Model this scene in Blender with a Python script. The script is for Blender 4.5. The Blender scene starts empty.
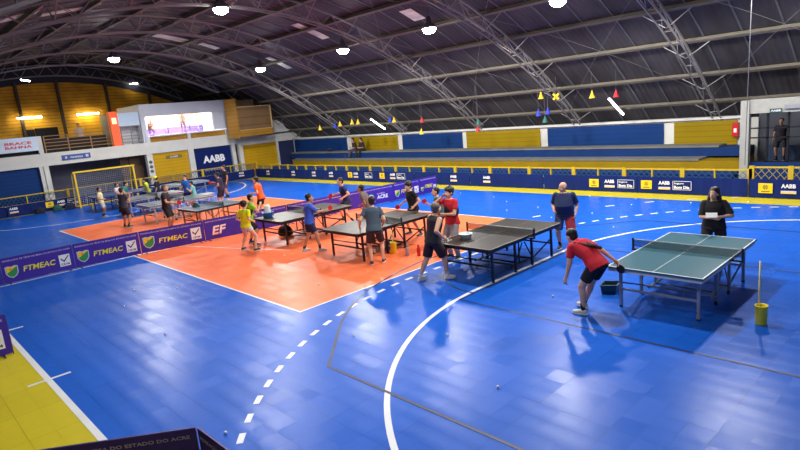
import bpy, bmesh, math, random
from mathutils import Vector, Matrix
random.seed(7)
C = bpy.context.scene.collection
SC = bpy.context.scene
PI = math.pi
R = math.radians

# ------------------------------------------------------------------ camera, world, lights, exposure
F_PX, PITCH, ROLL, YAW, CAM_H = 568.47, 0.199409, -0.09188, 0.819344, 3.6347
cy, sy = math.cos(YAW), math.sin(YAW)
fw = Vector((-sy * math.cos(PITCH), cy * math.cos(PITCH), -math.sin(PITCH)))
r0 = Vector((cy, sy, 0)); u0 = r0.cross(fw)
rt = r0 * math.cos(ROLL) + u0 * math.sin(ROLL)
up = -r0 * math.sin(ROLL) + u0 * math.cos(ROLL)
cam = bpy.data.objects.new('camera', bpy.data.cameras.new('camera'))
C.objects.link(cam)
M = Matrix((rt, up, -fw)).transposed().to_4x4(); M.translation = Vector((0, 0, CAM_H))
cam.matrix_world = M
cam.data.sensor_fit = 'HORIZONTAL'; cam.data.sensor_width = 36.0
cam.data.lens = F_PX / 800 * 36.0; cam.data.clip_end = 200; cam.data.clip_start = 0.05
SC.camera = cam
w = bpy.data.worlds.new('night'); SC.world = w; w.use_nodes = True
w.node_tree.nodes['Background'].inputs[0].default_value = (0.42, 0.47, 0.62, 1)
w.node_tree.nodes['Background'].inputs[1].default_value = 0.35
SC.view_settings.view_transform = 'Standard'
SC.view_settings.look = 'None'
SC.view_settings.gamma = 1
SC.view_settings.use_curve_mapping = False
SC.view_settings.exposure = 0.0
LAMP_W = 1500.0
# high-bay lamps: the ones seen and their neighbours above the frame
LAMPS = [(-29.3, 9.9, 7.22), (-18.0, 9.7, 7.4), (-6.7, 9.7, 7.3),
         (-26.4, 15.95, 6.33), (-19.55, 15.9, 6.34), (-14.45, 15.8, 6.38), (-9.3, 15.85, 6.36), (-4.3, 15.85, 6.36),
         (-9.4, 3.6, 6.2), (-4.3, 3.6, 6.2)]

# ------------------------------------------------------------------ materials
MATS = {}
def mat(name, col, rough=0.6, metal=0.0, spec=0.5, emit=None, es=1.0, noise=0.08, nscale=6.0, alpha=None, coord='Object'):
    if name in MATS: return MATS[name]
    m = bpy.data.materials.new(name); m.use_nodes = True
    nt = m.node_tree; b = nt.nodes['Principled BSDF']
    b.inputs['Roughness'].default_value = rough
    b.inputs['Metallic'].default_value = metal
    b.inputs['Specular IOR Level'].default_value = spec
    c = tuple(((x / 255) / 12.92 if x / 255 <= .04045 else ((x / 255 + .055) / 1.055) ** 2.4) for x in col) + (1,)
    if noise > 0:
        tc = nt.nodes.new('ShaderNodeTexCoord'); n = nt.nodes.new('ShaderNodeTexNoise')
        n.inputs['Scale'].default_value = nscale; n.inputs['Detail'].default_value = 4
        nt.links.new(tc.outputs[coord], n.inputs['Vector'])
        mr = nt.nodes.new('ShaderNodeMapRange')
        mr.inputs[1].default_value = .25; mr.inputs[2].default_value = .75
        mr.inputs[3].default_value = 1 - noise; mr.inputs[4].default_value = 1 + noise
        nt.links.new(n.outputs[0], mr.inputs[0])
        mx = nt.nodes.new('ShaderNodeVectorMath'); mx.operation = 'SCALE'
        mx.inputs[0].default_value = c[:3]; nt.links.new(mr.outputs[0], mx.inputs['Scale'])
        nt.links.new(mx.outputs[0], b.inputs['Base Color'])
    else:
        b.inputs['Base Color'].default_value = c
    if emit:
        b.inputs['Emission Color'].default_value = tuple(x / 255 for x in emit) + (1,)
        b.inputs['Emission Strength'].default_value = es
    if alpha is not None: b.inputs['Alpha'].default_value = alpha
    MATS[name] = m
    return m

def lin(col):
    return tuple(((x / 255) / 12.92 if x / 255 <= .04045 else ((x / 255 + .055) / 1.055) ** 2.4) for x in col) + (1,)

def tile_mat(name, col, rough=.28):
    """interlocking plastic court tiles: seams, slight tint and gloss change from tile to tile, gentle warp"""
    m = bpy.data.materials.new(name); m.use_nodes = True
    nt = m.node_tree; N = nt.nodes.new; L = nt.links.new; b = nt.nodes['Principled BSDF']
    geo = N('ShaderNodeNewGeometry'); sep = N('ShaderNodeSeparateXYZ'); L(geo.outputs['Position'], sep.inputs[0])
    def math_(op, a, bb=None):
        n = N('ShaderNodeMath'); n.operation = op
        for i, v in enumerate((a, bb)):
            if v is None: continue
            if isinstance(v, (int, float)): n.inputs[i].default_value = v
            else: L(v, n.inputs[i])
        return n.outputs[0]
    S = 1.0
    def cells(S):
        fx = math_('FLOOR', math_('DIVIDE', sep.outputs[0], S)); fy = math_('FLOOR', math_('DIVIDE', sep.outputs[1], S))
        cb = N('ShaderNodeCombineXYZ'); L(fx, cb.inputs[0]); L(fy, cb.inputs[1])
        wn = N('ShaderNodeTexWhiteNoise'); wn.noise_dimensions = '2D'; L(cb.outputs[0], wn.inputs['Vector'])
        return wn.outputs['Value']
    cell = cells(.9)
    cell2 = cells(.3)
    def seam(S, wd):
        out = None
        for o in (0, 1):
            fr = math_('FRACT', math_('DIVIDE', sep.outputs[o], S))
            d = math_('MINIMUM', fr, math_('SUBTRACT', 1.0, fr))
            s = math_('LESS_THAN', d, wd / S)
            out = s if out is None else math_('MAXIMUM', out, s)
        return out
    sm = math_('MAXIMUM', math_('MULTIPLY', seam(.3, .004), .45), seam(.9, .006))
    n1 = N('ShaderNodeTexNoise'); n1.inputs['Scale'].default_value = .35; n1.inputs['Detail'].default_value = 5; L(geo.outputs['Position'], n1.inputs['Vector'])
    n2 = N('ShaderNodeTexNoise'); n2.inputs['Scale'].default_value = 5; n2.inputs['Detail'].default_value = 5; L(geo.outputs['Position'], n2.inputs['Vector'])
    v = math_('ADD', math_('MULTIPLY', cell, .07), math_('ADD', math_('MULTIPLY', cell2, .05), math_('ADD', math_('MULTIPLY', n1.outputs[0], .22), math_('MULTIPLY', n2.outputs[0], .10))))
    v = math_('ADD', v, .79)
    v = math_('MULTIPLY', v, math_('SUBTRACT', 1.0, math_('MULTIPLY', sm, .22)))
    mx = N('ShaderNodeVectorMath'); mx.operation = 'SCALE'; mx.inputs[0].default_value = lin(col)[:3]; L(v, mx.inputs['Scale'])
    L(mx.outputs[0], b.inputs['Base Color'])
    rr = math_('ADD', math_('MULTIPLY', cell2, .07), math_('ADD', math_('MULTIPLY', n2.outputs[0], .08), rough - .08))
    L(rr, b.inputs['Roughness'])
    # each tile sits at a slightly different tilt and the sheets ripple a little
    def frac(o, S): return math_('FRACT', math_('DIVIDE', sep.outputs[o], S))
    tx = math_('MULTIPLY', math_('MULTIPLY', math_('SUBTRACT', cell2, .5), frac(0, .3)), .012)
    ty = math_('MULTIPLY', math_('MULTIPLY', math_('SUBTRACT', cells(.3001), .5), frac(1, .3)), .014)
    wu = math_('SINE', math_('MULTIPLY', sep.outputs[1], 2 * PI / .3))
    hgt = math_('ADD', math_('ADD', tx, ty), math_('MULTIPLY', wu, .0012))
    n3 = N('ShaderNodeTexNoise'); n3.inputs['Scale'].default_value = 9; n3.inputs['Detail'].default_value = 3; L(geo.outputs['Position'], n3.inputs['Vector'])
    hgt = math_('ADD', hgt, math_('MULTIPLY', n3.outputs[0], .002))
    bp = N('ShaderNodeBump'); bp.inputs['Strength'].default_value = .6; bp.inputs['Distance'].default_value = 1.0
    L(hgt, bp.inputs['Height']); L(bp.outputs[0], b.inputs['Normal'])
    b.inputs['Specular IOR Level'].default_value = .14
    return m

def plank_mat(name, col, dark, step=.22, axis=2, rough=.6, nz=.25):
    """horizontal sheet/plank cladding with dark joints"""
    m = bpy.data.materials.new(name); m.use_nodes = True
    nt = m.node_tree; N = nt.nodes.new; L = nt.links.new; b = nt.nodes['Principled BSDF']
    geo = N('ShaderNodeNewGeometry'); sep = N('ShaderNodeSeparateXYZ'); L(geo.outputs['Position'], sep.inputs[0])
    d = N('ShaderNodeMath'); d.operation = 'DIVIDE'; L(sep.outputs[axis], d.inputs[0]); d.inputs[1].default_value = step
    fr = N('ShaderNodeMath'); fr.operation = 'FRACT'; L(d.outputs[0], fr.inputs[0])
    lt = N('ShaderNodeMath'); lt.operation = 'LESS_THAN'; L(fr.outputs[0], lt.inputs[0]); lt.inputs[1].default_value = .16
    n = N('ShaderNodeTexNoise'); n.inputs['Scale'].default_value = 1.1; n.inputs['Detail'].default_value = 6; L(geo.outputs['Position'], n.inputs['Vector'])
    cr = N('ShaderNodeMix'); cr.data_type = 'RGBA'
    ad = N('ShaderNodeMath'); ad.operation = 'MULTIPLY_ADD'; L(lt.outputs[0], ad.inputs[0]); ad.inputs[1].default_value = .6
    mr = N('ShaderNodeMapRange'); mr.inputs[1].default_value = .4; mr.inputs[2].default_value = .7; mr.inputs[4].default_value = nz * 2
    L(n.outputs[0], mr.inputs[0]); L(mr.outputs[0], ad.inputs[2]); ad.use_clamp = True
    L(ad.outputs[0], cr.inputs[0]); cr.inputs[6].default_value = lin(col); cr.inputs[7].default_value = lin(dark)
    L(cr.outputs[2], b.inputs['Base Color']); b.inputs['Roughness'].default_value = rough; b.inputs['Specular IOR Level'].default_value = .15
    return m

# ------------------------------------------------------------------ mesh helpers
def box(bm, c, s, rot=None):
    g = bmesh.ops.create_cube(bm, size=1)['verts']
    m = Matrix.Translation(Vector(c)) @ (rot.to_4x4() if rot is not None else Matrix()) @ Matrix.Diagonal((s[0], s[1], s[2], 1))
    bmesh.ops.transform(bm, matrix=m, verts=g)
def bx(bm, x0, x1, y0, y1, z0, z1):
    box(bm, ((x0 + x1) / 2, (y0 + y1) / 2, (z0 + z1) / 2), (abs(x1 - x0), abs(y1 - y0), abs(z1 - z0)))
def frame_of(d):
    d = d.normalized(); a = Vector((0, 0, 1)) if abs(d.z) < .95 else Vector((0, 1, 0))
    x = a.cross(d).normalized(); y = d.cross(x).normalized(); return x, y, d
def loft(bm, rings, n=14):
    """rings: (centre, xaxis, yaxis, rx, ry); closed with caps"""
    vs = []
    for c, x, y, rx, ry in rings:
        c = Vector(c); vs.append([bm.verts.new(c + x * (rx * math.cos(2 * PI * i / n)) + y * (ry * math.sin(2 * PI * i / n))) for i in range(n)])
    for a, b in zip(vs, vs[1:]):
        for i in range(n): bm.faces.new((a[i], a[(i + 1) % n], b[(i + 1) % n], b[i]))
    bm.faces.new(vs[0][::-1]); bm.faces.new(vs[-1])
def tube(bm, a, b, ra, rb=None, n=8):
    a, b = Vector(a), Vector(b); rb = ra if rb is None else rb
    x, y, d = frame_of(b - a); loft(bm, [(a, x, y, ra, ra), (b, x, y, rb, rb)], n)
def bar(bm, a, b, w_, h_):
    """rectangular bar from a to b"""
    a, b = Vector(a), Vector(b); x, y, d = frame_of(b - a)
    m = Matrix((x, y, d)).transposed()
    box(bm, (a + b) / 2, (w_, h_, (b - a).length), m)
def cap(bm, a, b, ra, rb, n=12, flat=1.0, nx=None):
    """tapered limb with rounded ends"""
    a, b = Vector(a), Vector(b); x, y, d = frame_of(b - a)
    if nx is not None:
        x = (nx - d * nx.dot(d)).normalized(); y = d.cross(x)
    rings = []
    for t in (-.92, -.6, -.2): rings.append((a + d * (ra * t), x, y, ra * math.sqrt(1 - t * t), ra * math.sqrt(1 - t * t) * flat))
    for t in (.2, .6, .92): rings.append((b + d * (rb * t), x, y, rb * math.sqrt(1 - t * t), rb * math.sqrt(1 - t * t) * flat))
    loft(bm, rings, n)
def ell(bm, c, r, rot=None, seg=16, rings=10):
    g = bmesh.ops.create_uvsphere(bm, u_segments=seg, v_segments=rings, radius=1)['verts']
    m = Matrix.Translation(Vector(c)) @ (rot.to_4x4() if rot is not None else Matrix()) @ Matrix.Diagonal((r[0], r[1], r[2], 1))
    bmesh.ops.transform(bm, matrix=m, verts=g)
def lathe(bm, prof, c=(0, 0, 0), n=24, closed=True):
    vs = []
    for r_, z in prof: vs.append([bm.verts.new((c[0] + r_ * math.cos(2 * PI * i / n), c[1] + r_ * math.sin(2 * PI * i / n), c[2] + z)) for i in range(n)])
    for a, b in zip(vs, vs[1:]):
        for i in range(n): bm.faces.new((a[i], a[(i + 1) % n], b[(i + 1) % n], b[i]))
    if closed: bm.faces.new(vs[0][::-1]); bm.faces.new(vs[-1])
def BM(): return bmesh.new()
def obj(name, bm, m, parent=None, smooth=False, bevel=0, loc=None):
    bmesh.ops.recalc_face_normals(bm, faces=bm.faces)
    me = bpy.data.meshes.new(name); bm.to_mesh(me); bm.free()
    if smooth:
        for p in me.polygons: p.use_smooth = True
    me.materials.append(m)
    o = bpy.data.objects.new(name, me); C.objects.link(o)
    if parent is not None: o.parent = parent
    if loc is not None: o.location = loc
    if bevel:
        md = o.modifiers.new('bevel', 'BEVEL'); md.width = bevel; md.segments = 2; md.limit_method = 'ANGLE'
    return o
def thing(name, label, cat, loc=(0, 0, 0), rz=0, group=None):
    o = bpy.data.objects.new(name, None); C.objects.link(o); o.empty_display_size = .1
    o.location = loc; o.rotation_euler = (0, 0, rz); o['label'] = label; o['category'] = cat
    if group: o['group'] = group
    return o
def tag(o, label, cat, group=None):
    o['label'] = label; o['category'] = cat
    if group: o['group'] = group
    return o
def struct(name, bm, m, parent=None, **k):
    o = obj(name, bm, m, parent, **k)
    if parent is None: o['kind'] = 'structure'
    return o
def single(name, bm, m, label, cat, loc, rz=0, group=None, **k):
    """a thing that is one mesh; bm in local coordinates"""
    o = obj(name, bm, m, None, loc=loc, **k); o.rotation_euler = (0, 0, rz); return tag(o, label, cat, group)
def copy_tree(o, parent=None):
    c = o.copy(); C.objects.link(c); c.parent = parent
    for ch in list(o.children): copy_tree(ch, c)
    return c
_tc = {}
def text(name, s, m, parent, org, xd, upd, wid, hgt, bold=.0, depth=.002, shear=0.0):
    """lettering fitted into wid x hgt, lower-left at org, running along xd"""
    key = (s, bold)
    if key not in _tc:
        cu = bpy.data.curves.new('lettering', 'FONT'); cu.body = s; cu.size = 1; cu.extrude = .01; cu.offset = bold; cu.resolution_u = 2
        t = bpy.data.objects.new('lettering', cu); C.objects.link(t)
        dg = bpy.context.evaluated_depsgraph_get()
        me = bpy.data.meshes.new_from_object(t.evaluated_get(dg)); _tc[key] = me
        bpy.data.objects.remove(t); bpy.data.curves.remove(cu)
    me = _tc[key].copy(); me.name = name
    xs = [v.co.x for v in me.vertices]; ys = [v.co.y for v in me.vertices]
    x0, x1, y0, y1 = min(xs), max(xs), min(ys), max(ys)
    xd = Vector(xd).normalized(); upd = Vector(upd).normalized(); nd = xd.cross(upd)
    for v in me.vertices:
        yy = (v.co.y - y0) / (y1 - y0) * hgt
        v.co = Vector(org) + xd * ((v.co.x - x0) / (x1 - x0) * wid + shear * yy) + upd * yy + nd * (depth / 2 + v.co.z / .02 * depth)
    me.materials.clear(); me.materials.append(m)
    o = bpy.data.objects.new(name, me); C.objects.link(o); o.parent = parent
    return o
def poly(bm, pts2, org, xd, upd, d0, d1):
    """prism of a 2D outline standing off a face between depths d0 and d1"""
    xd = Vector(xd).normalized(); upd = Vector(upd).normalized(); nd = xd.cross(upd); org = Vector(org)
    A = [bm.verts.new(org + xd * a + upd * b + nd * d0) for a, b in pts2]; B = [bm.verts.new(org + xd * a + upd * b + nd * d1) for a, b in pts2]
    n = len(pts2)
    for i in range(n): bm.faces.new((A[i], A[(i + 1) % n], B[(i + 1) % n], B[i]))
    bm.faces.new(A[::-1]); bm.faces.new(B)

white = mat('white_paint', (205, 205, 198), .7, noise=.06, nscale=2)
concrete = mat('concrete_paint', (190, 190, 182), .8, noise=.1, nscale=1.5)
grey_conc = mat('grey_step_concrete', (112, 112, 108), .85, noise=.15, nscale=2)
blue_wall = plank_mat('blue_block_wall', (14, 54, 112), (10, 40, 88), .2, 2, .6, .12)
yel_wall = plank_mat('yellow_block_wall', (146, 122, 4), (118, 98, 4), .2, 2, .6, .12)
yel_wall_lifted = plank_mat('yellow_wall_brightened', (196, 154, 24), (160, 124, 18), .2, 2, .6, .12)  # wall yellow brightened in the colour, as the end wall gets less light
blue_p = mat('blue_paint', (14, 50, 106), .7, spec=.2, noise=.12, nscale=2)
yel_p = mat('yellow_paint', (148, 120, 8), .6, spec=.2, noise=.1, nscale=2)
yel_fence = mat('fence_yellow', (200, 168, 24), .45, noise=.08)
yel_sign = mat('sign_yellow', (245, 205, 10), .5, noise=0)
banner_blue = mat('banner_blue', (17, 36, 98), .7, spec=.15, noise=.12, nscale=1.3)
aabb_blue = mat('deep_blue_banner', (12, 32, 92), .7, spec=.15, noise=.1, nscale=1)
purple = mat('barrier_purple', (56, 28, 150), .55, noise=.06)
white_l = mat('print_white', (232, 232, 235), .5, noise=0)
yel_l = mat('print_yellow', (240, 225, 20), .5, noise=0)
pale_l = mat('print_pale', (205, 195, 225), .5, noise=0)
green_l = mat('print_green', (40, 150, 70), .5, noise=0)
blue_l = mat('print_blue', (40, 60, 170), .5, noise=0)
orange_l = mat('print_orange', (240, 120, 50), .5, noise=0)
dark_l = mat('print_dark', (30, 32, 60), .5, noise=0)
black_m = mat('black_metal', (26, 26, 30), .4, .3, noise=0)
grey_m = mat('grey_metal', (150, 154, 160), .4, .3, noise=0)
steel = mat('truss_steel', (146, 142, 140), .6, .2, noise=.15, nscale=1.5)
purlin_m = mat('purlin_steel', (116, 110, 98), .65, .1, noise=.15, nscale=1.2)
line_w = mat('court_line_white', (225, 228, 232), .4, noise=.06, nscale=3)
line_d = mat('court_line_dark', (38, 46, 88), .5, noise=.25, nscale=3)
rubber = mat('black_rubber', (18, 18, 20), .6, noise=0)

# ------------------------------------------------------------------ floor
X0, X1, XR = -34.75, 2.6, 2.6
floor_blue = tile_mat('blue_court_tiles', (20, 90, 196), .34)
floor_or = tile_mat('orange_court_tiles', (248, 122, 76), .40)
floor_ye = tile_mat('yellow_border_tiles', (196, 180, 38), .45)
b = BM(); bx(b, -36.5, 3.2, -5.5, 24.2, -.3, -.02); floor = struct('floor', b, concrete)
def slab(name, rects, m):
    b = BM()
    for x0, x1, y0, y1 in rects:
        vs = [b.verts.new(v) for v in ((x0, y0, 0), (x1, y0, 0), (x1, y1, 0), (x0, y1, 0))]; b.faces.new(vs)
        vs2 = [b.verts.new((v.co.x, v.co.y, -.021)) for v in vs]; b.faces.new(vs2[::-1])
        for i in range(4): b.faces.new((vs[i], vs2[i], vs2[(i + 1) % 4], vs[(i + 1) % 4]))
    return obj(name, b, m, floor)
OX0, OX1, OY0, OY1 = -26.6, -9.05, 5.62, 14.35
YN, YF = 1.5, 18.75
slab('blue_court', [(X0, OX0, YN, YF), (OX1, X1, YN, YF), (OX0, OX1, YN, OY0), (OX0, OX1, OY1, YF)], floor_blue)
slab('orange_court', [(OX0, OX1, OY0, OY1)], floor_or)
slab('yellow_border', [(-35.3, X1, -3.2, YN), (-35.3, X1, YF, 19.72), (-35.3, X0, YN, YF)], floor_ye)
def strip(b, pts, wd, z=.003, z0=.0002):
    P = [Vector((p[0], p[1], 0)) for p in pts]
    for i, (p, q) in enumerate(zip(P, P[1:])):
        d = (q - p).normalized(); n = Vector((-d.y, d.x, 0)) * wd / 2
        nn0 = n; nn1 = n
        if i > 0:
            d0 = (p - P[i - 1]).normalized(); t = (d0 + d).normalized(); nn0 = Vector((-t.y, t.x, 0)) * wd / 2
        if i < len(P) - 2:
            d1 = (P[i + 2] - q).normalized(); t = (d1 + d).normalized(); nn1 = Vector((-t.y, t.x, 0)) * wd / 2
        T = [b.verts.new(v + Vector((0, 0, z))) for v in (p + nn0, q + nn1, q - nn1, p - nn0)]
        B = [b.verts.new(Vector((v.co.x, v.co.y, z0))) for v in T]
        b.faces.new(T)
        for k in range(4): b.faces.new((T[k], B[k], B[(k + 1) % 4], T[(k + 1) % 4]))
def line(name, pts, wd, m, z=.003):
    b = BM(); strip(b, pts, wd, z); return obj(name, b, m, floor)
def darc(gx, cy_, half, r, sgn, n=40):
    """six-metre style line: quarter arcs round each goal post joined by a straight piece"""
    P = []
    for i in range(n + 1):
        a = PI / 2 * i / n; P.append((gx - sgn * r * math.sin(a) * 1.0, cy_ - half - r * math.cos(a)))
    for i in range(n + 1):
        a = PI / 2 * i / n; P.append((gx - sgn * r * math.cos(a), cy_ + half + r * math.sin(a)))
    return P
GX, GL = -1.15, -34.5
line('side_line', [(-34.5, 1.53), (GX, 1.53)], .09, line_w)
line('goal_area_line', darc(GX, 10, 1.5, 5.8, 1), .08, line_w)
line('goal_area_line', darc(GL, 10, 1.5, 6.2, -1), .08, line_w)
def dashed(pts, dash, gap, wd):
    b = BM(); acc = 0; on = True; cur = [pts[0]]
    for p, q in zip(pts, pts[1:]):
        p = Vector(p); q = Vector(q); L_ = (q - p).length; d = (q - p) / L_; pos = 0
        while pos < L_:
            lim = dash if on else gap; st = min(lim - acc, L_ - pos); pos += st; acc += st
            pt = p + d * pos
            if on: cur.append((pt.x, pt.y))
            if acc >= lim - 1e-6:
                if on:
                    cc = [cur[0]]
                    for c_ in cur[1:]:
                        if (Vector(c_) - Vector(cc[-1])).length > .02: cc.append(c_)
                    if len(cc) > 1: strip(b, cc, wd)
                acc = 0; on = not on; cur = [(pt.x, pt.y)]
    return b
b = dashed(darc(GX, 10, 1.5, 7.55, 1, 60), .22, .24, .08); obj('dashed_line', b, line_w, floor)
b = dashed(darc(GX, 10, 1.5, 9.3, 1, 60)[75:], .3, 1.0, .08); obj('dashed_line', b, line_w, floor)
line('volleyball_line', [(OX0, OY0), (OX1, OY0), (OX1, OY1), (OX0, OY1), (OX0, OY0)], .06, line_w)
line('centre_line', [(-18, 1.55), (-18, 18.7)], .06, line_w)
line('guide_line', [(-17.68, 7.12), (-15.65, 7.76), (-13.76, 8.48)], .04, line_w)
for x in (-10.0, -13.5): line('tick_mark', [(x, 1.25), (x, 1.85)], .06, line_w, .005)
half3 = [(2, 4.47), (-6.62, 4.47), (-7.32, 5.15), (-7.9, 5.72), (-8.4, 6.35), (-8.9, 7.2), (-9.22, 8.2), (-9.42, 9.3)]
arc3 = half3 + [(x_, 20 - y_) for x_, y_ in reversed(half3)]
line('three_point_line', arc3, .05, line_d, .0045)
line('key_line', [(2, 7.78), (-6.85, 7.78), (-6.85, 12.22), (2, 12.22)], .05, line_d, .0045)
line('free_throw_circle', [(-6.85 + 1.8 * math.cos(R(a)), 10 + 1.8 * math.sin(R(a))) for a in range(90, 271, 6)], .045, line_d, .0045)

# ------------------------------------------------------------------ roof
def zlow(y): return 7.53 - .029 * (y - 9.68) ** 2
def ztop(y):
    u = abs(y - 9.68) / 15.0
    return zlow(y) + .85 - .25 * min(u, 1.0)
ys = [-5.4 + 30.2 * i / 60 for i in range(61)]
roof_m = bpy.data.materials.new('roof_sheet'); roof_m.use_nodes = True
nt = roof_m.node_tree; N = nt.nodes.new; L = nt.links.new; bs = nt.nodes['Principled BSDF']
geo = N('ShaderNodeNewGeometry'); mp = N('ShaderNodeMapping'); mp.inputs['Scale'].default_value = (1.2, .22, 1); L(geo.outputs['Position'], mp.inputs[0])
nz = N('ShaderNodeTexNoise'); nz.inputs['Scale'].default_value = 1.0; nz.inputs['Detail'].default_value = 7; L(mp.outputs[0], nz.inputs['Vector'])
sp = N('ShaderNodeSeparateXYZ'); L(geo.outputs['Position'], sp.inputs[0])
wv = N('ShaderNodeMath'); wv.operation = 'MULTIPLY'; L(sp.outputs[0], wv.inputs[0]); wv.inputs[1].default_value = 2 * PI / .2
sn = N('ShaderNodeMath'); sn.operation = 'SINE'; L(wv.outputs[0], sn.inputs[0])
bp = N('ShaderNodeBump'); bp.inputs['Strength'].default_value = .25; bp.inputs['Distance'].default_value = .02; L(sn.outputs[0], bp.inputs['Height']); L(bp.outputs[0], bs.inputs['Normal'])
cr = N('ShaderNodeValToRGB'); cr.color_ramp.elements[0].position = .35; cr.color_ramp.elements[0].color = lin((54, 51, 54)); cr.color_ramp.elements[1].position = .7; cr.color_ramp.elements[1].color = lin((76, 73, 77))
L(nz.outputs[0], cr.inputs[0]); L(cr.outputs[0], bs.inputs['Base Color']); bs.inputs['Roughness'].default_value = .6
b = BM(); rows = []
for y in ys: rows.append([b.verts.new((x, y, ztop(y) + dz)) for x in (-41, 3.2) for dz in (0, .05)])
for p, q in zip(rows, rows[1:]):
    b.faces.new((p[0], p[2], q[2], q[0])); b.faces.new((p[1], q[1], q[3], p[3]))
    b.faces.new((p[0], q[0], q[1], p[1])); b.faces.new((p[2], p[3], q[3], q[2]))
b.faces.new(rows[0][:2] + rows[0][:1:-1]); b.faces.new(rows[-1][:2] + rows[-1][:1:-1])
ceil = struct('ceiling', b, roof_m)
# sheet laps running up the slope
b = BM()
x = -40.5
while x < 3:
    for p, q in zip(ys[::2], ys[2::2]): bar(b, (x, p, ztop(p) - .015), (x, q, ztop(q) - .015), .05, .03)
    x += 1.09
obj('sheet_lap', b, mat('lap_steel', (112, 112, 114), .5, .2, noise=.2, nscale=1), ceil)
# fallen-in translucent panels
sky_m = mat('translucent_panel', (225, 235, 215), .5, noise=.35, nscale=1.2, spec=.3)
b = BM()
for (x, y0, y1, wd) in ((-21.4, 3.2, 5.2, .8), (-28.5, 11.7, 13.4, .8), (-28.2, 13.8, 14.7, .5), (-26.5, 16.5, 17.8, .45), (-21.0, 14.6, 16.2, .5), (-15.5, 15.7, 16.5, .6), (-22.5, 5.5, 7.2, .6)):
    for k in range(4):
        p = y0 + (y1 - y0) * k / 4; q = y0 + (y1 - y0) * (k + 1) / 4
        box(b, (x, (p + q) / 2, (ztop(p) + ztop(q)) / 2 - .03), (wd, q - p, .02), Matrix.Rotation(math.atan2(ztop(q) - ztop(p), q - p), 3, 'X'))
obj('translucent_panel', b, sky_m, ceil)

PY = [-4.2, -2.6, -.9, .9, 2.8, 4.8, 6.9, 9.1, 11.2, 13.2, 15.1, 16.9, 18.5, 20.1, 21.7, 23.0]
pl_names = {}
for i, y in enumerate(PY):
    b = BM(); z = ztop(y) - .11; a = math.atan(-.058 * (y - 9.68)); rr = Matrix.Rotation(a, 3, 'X')
    box(b, (0, 0, 0), (43.6, .075, .15), rr); box(b, rr @ Vector((0, -.05, -.075)), (43.6, .12, .015), rr)
    lab = ('long tan roof purlin, %s' % {15: 'lowest one, just above the far bleacher wall', 14: 'second one up from the far bleacher wall', 13: 'third one up from the far bleacher wall', 12: 'fourth one up from the far bleacher wall', 11: 'fifth from the far wall, beside the row of four lamps', 10: 'sixth one up from the far bleacher wall', 9: 'seventh one up, between the two rows of round lamps', 8: 'just beyond the roof ridge', 7: 'nearest the roof ridge at the upper left', 6: 'on the near slope just before the ridge', 5: 'in the top left corner, second on the near slope', 4: 'in the top left corner, third on the near slope'}.get(i, 'on the near slope above the camera'))
    single('roof_purlin', b, purlin_m, lab, 'purlin', (-18.9, y, z), group='roof purlins')
TX = [-40.0, -34.5, -28.98, -23.71, -18.2, -12.82, -7.23, -1.7]
tl = ['roof truss against the yellow gable wall at the far left end', 'roof truss over the balcony front, second from the yellow gable', 'arched roof truss passing by the lamp above the lit window', 'arched truss crossing the upper left, fourth from the gable', 'arched truss ending at the second blue bleacher panel, fifth from the gable', 'arched truss coming down between yellow and blue panels, sixth from the gable', 'arched roof truss at the right, nearest the camera', 'roof truss outside the right edge of the view']
for i, x in enumerate(TX):
    t = thing('roof_truss', 'grey lattice steel ' + tl[i], 'roof truss', (x, 9.68, 0), group='roof trusses')
    yend = 17.6 if i < 2 else 23.4
    yy = [-4.2 + (yend + 4.2) * k / 46 for k in range(47)]
    lo = BM(); hi = BM(); wb = BM()
    for k in range(46):
        p, q = yy[k], yy[k + 1]
        for s in (-.14, .14):
            bar(lo, (s, p - 9.68, zlow(p)), (s, q - 9.68, zlow(q)), .035, .05)
        bar(hi, (0, p - 9.68, ztop(p) - .22), (0, q - 9.68, ztop(q) - .22), .06, .05)
        for s in (-.14, .14):
            if k % 2 == 0: bar(wb, (s, p - 9.68, zlow(p)), (0, q - 9.68, ztop(q) - .22), .018, .018)
            else: bar(wb, (0, p - 9.68, ztop(p) - .22), (s, q - 9.68, zlow(q)), .018, .018)
        bar(wb, (-.14, p - 9.68, zlow(p)), (.14, p - 9.68, zlow(p)), .015, .015)
    obj('bottom_chord', lo, steel, t); obj('top_chord', hi, steel, t); obj('webbing', wb, steel, t)
# purlin knee braces
b = BM()
for x in TX[1:7]:
    for y in PY[3:]:
        for s in (-1, 1): bar(b, (x + s * .75, y, ztop(y) - .16), (x, y, zlow(y) + .04), .025, .025)
obj('knee_brace', b, steel, ceil)
# crossed bracing rods under the roof
b = BM()
for i in range(1, 7):
    xa, xb = TX[i], TX[i + 1] if i < 6 else TX[7]
    for (ya, yb) in ((22.6, 16.9), (16.9, 11.2), (11.2, 4.8), (4.8, -.9)):
        for s in (0, 1):
            n = 8; p0 = None
            for k in range(n + 1):
                t = k / n; xx = xa + (xb - xa) * (t if s == 0 else 1 - t); y = ya + (yb - ya) * t
                p1 = Vector((xx, y, ztop(y) - .24))
                if p0 is not None: tube(b, p0, p1, .005, n=4)
                p0 = p1
obj('bracing_rod', b, steel, ceil)

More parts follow.
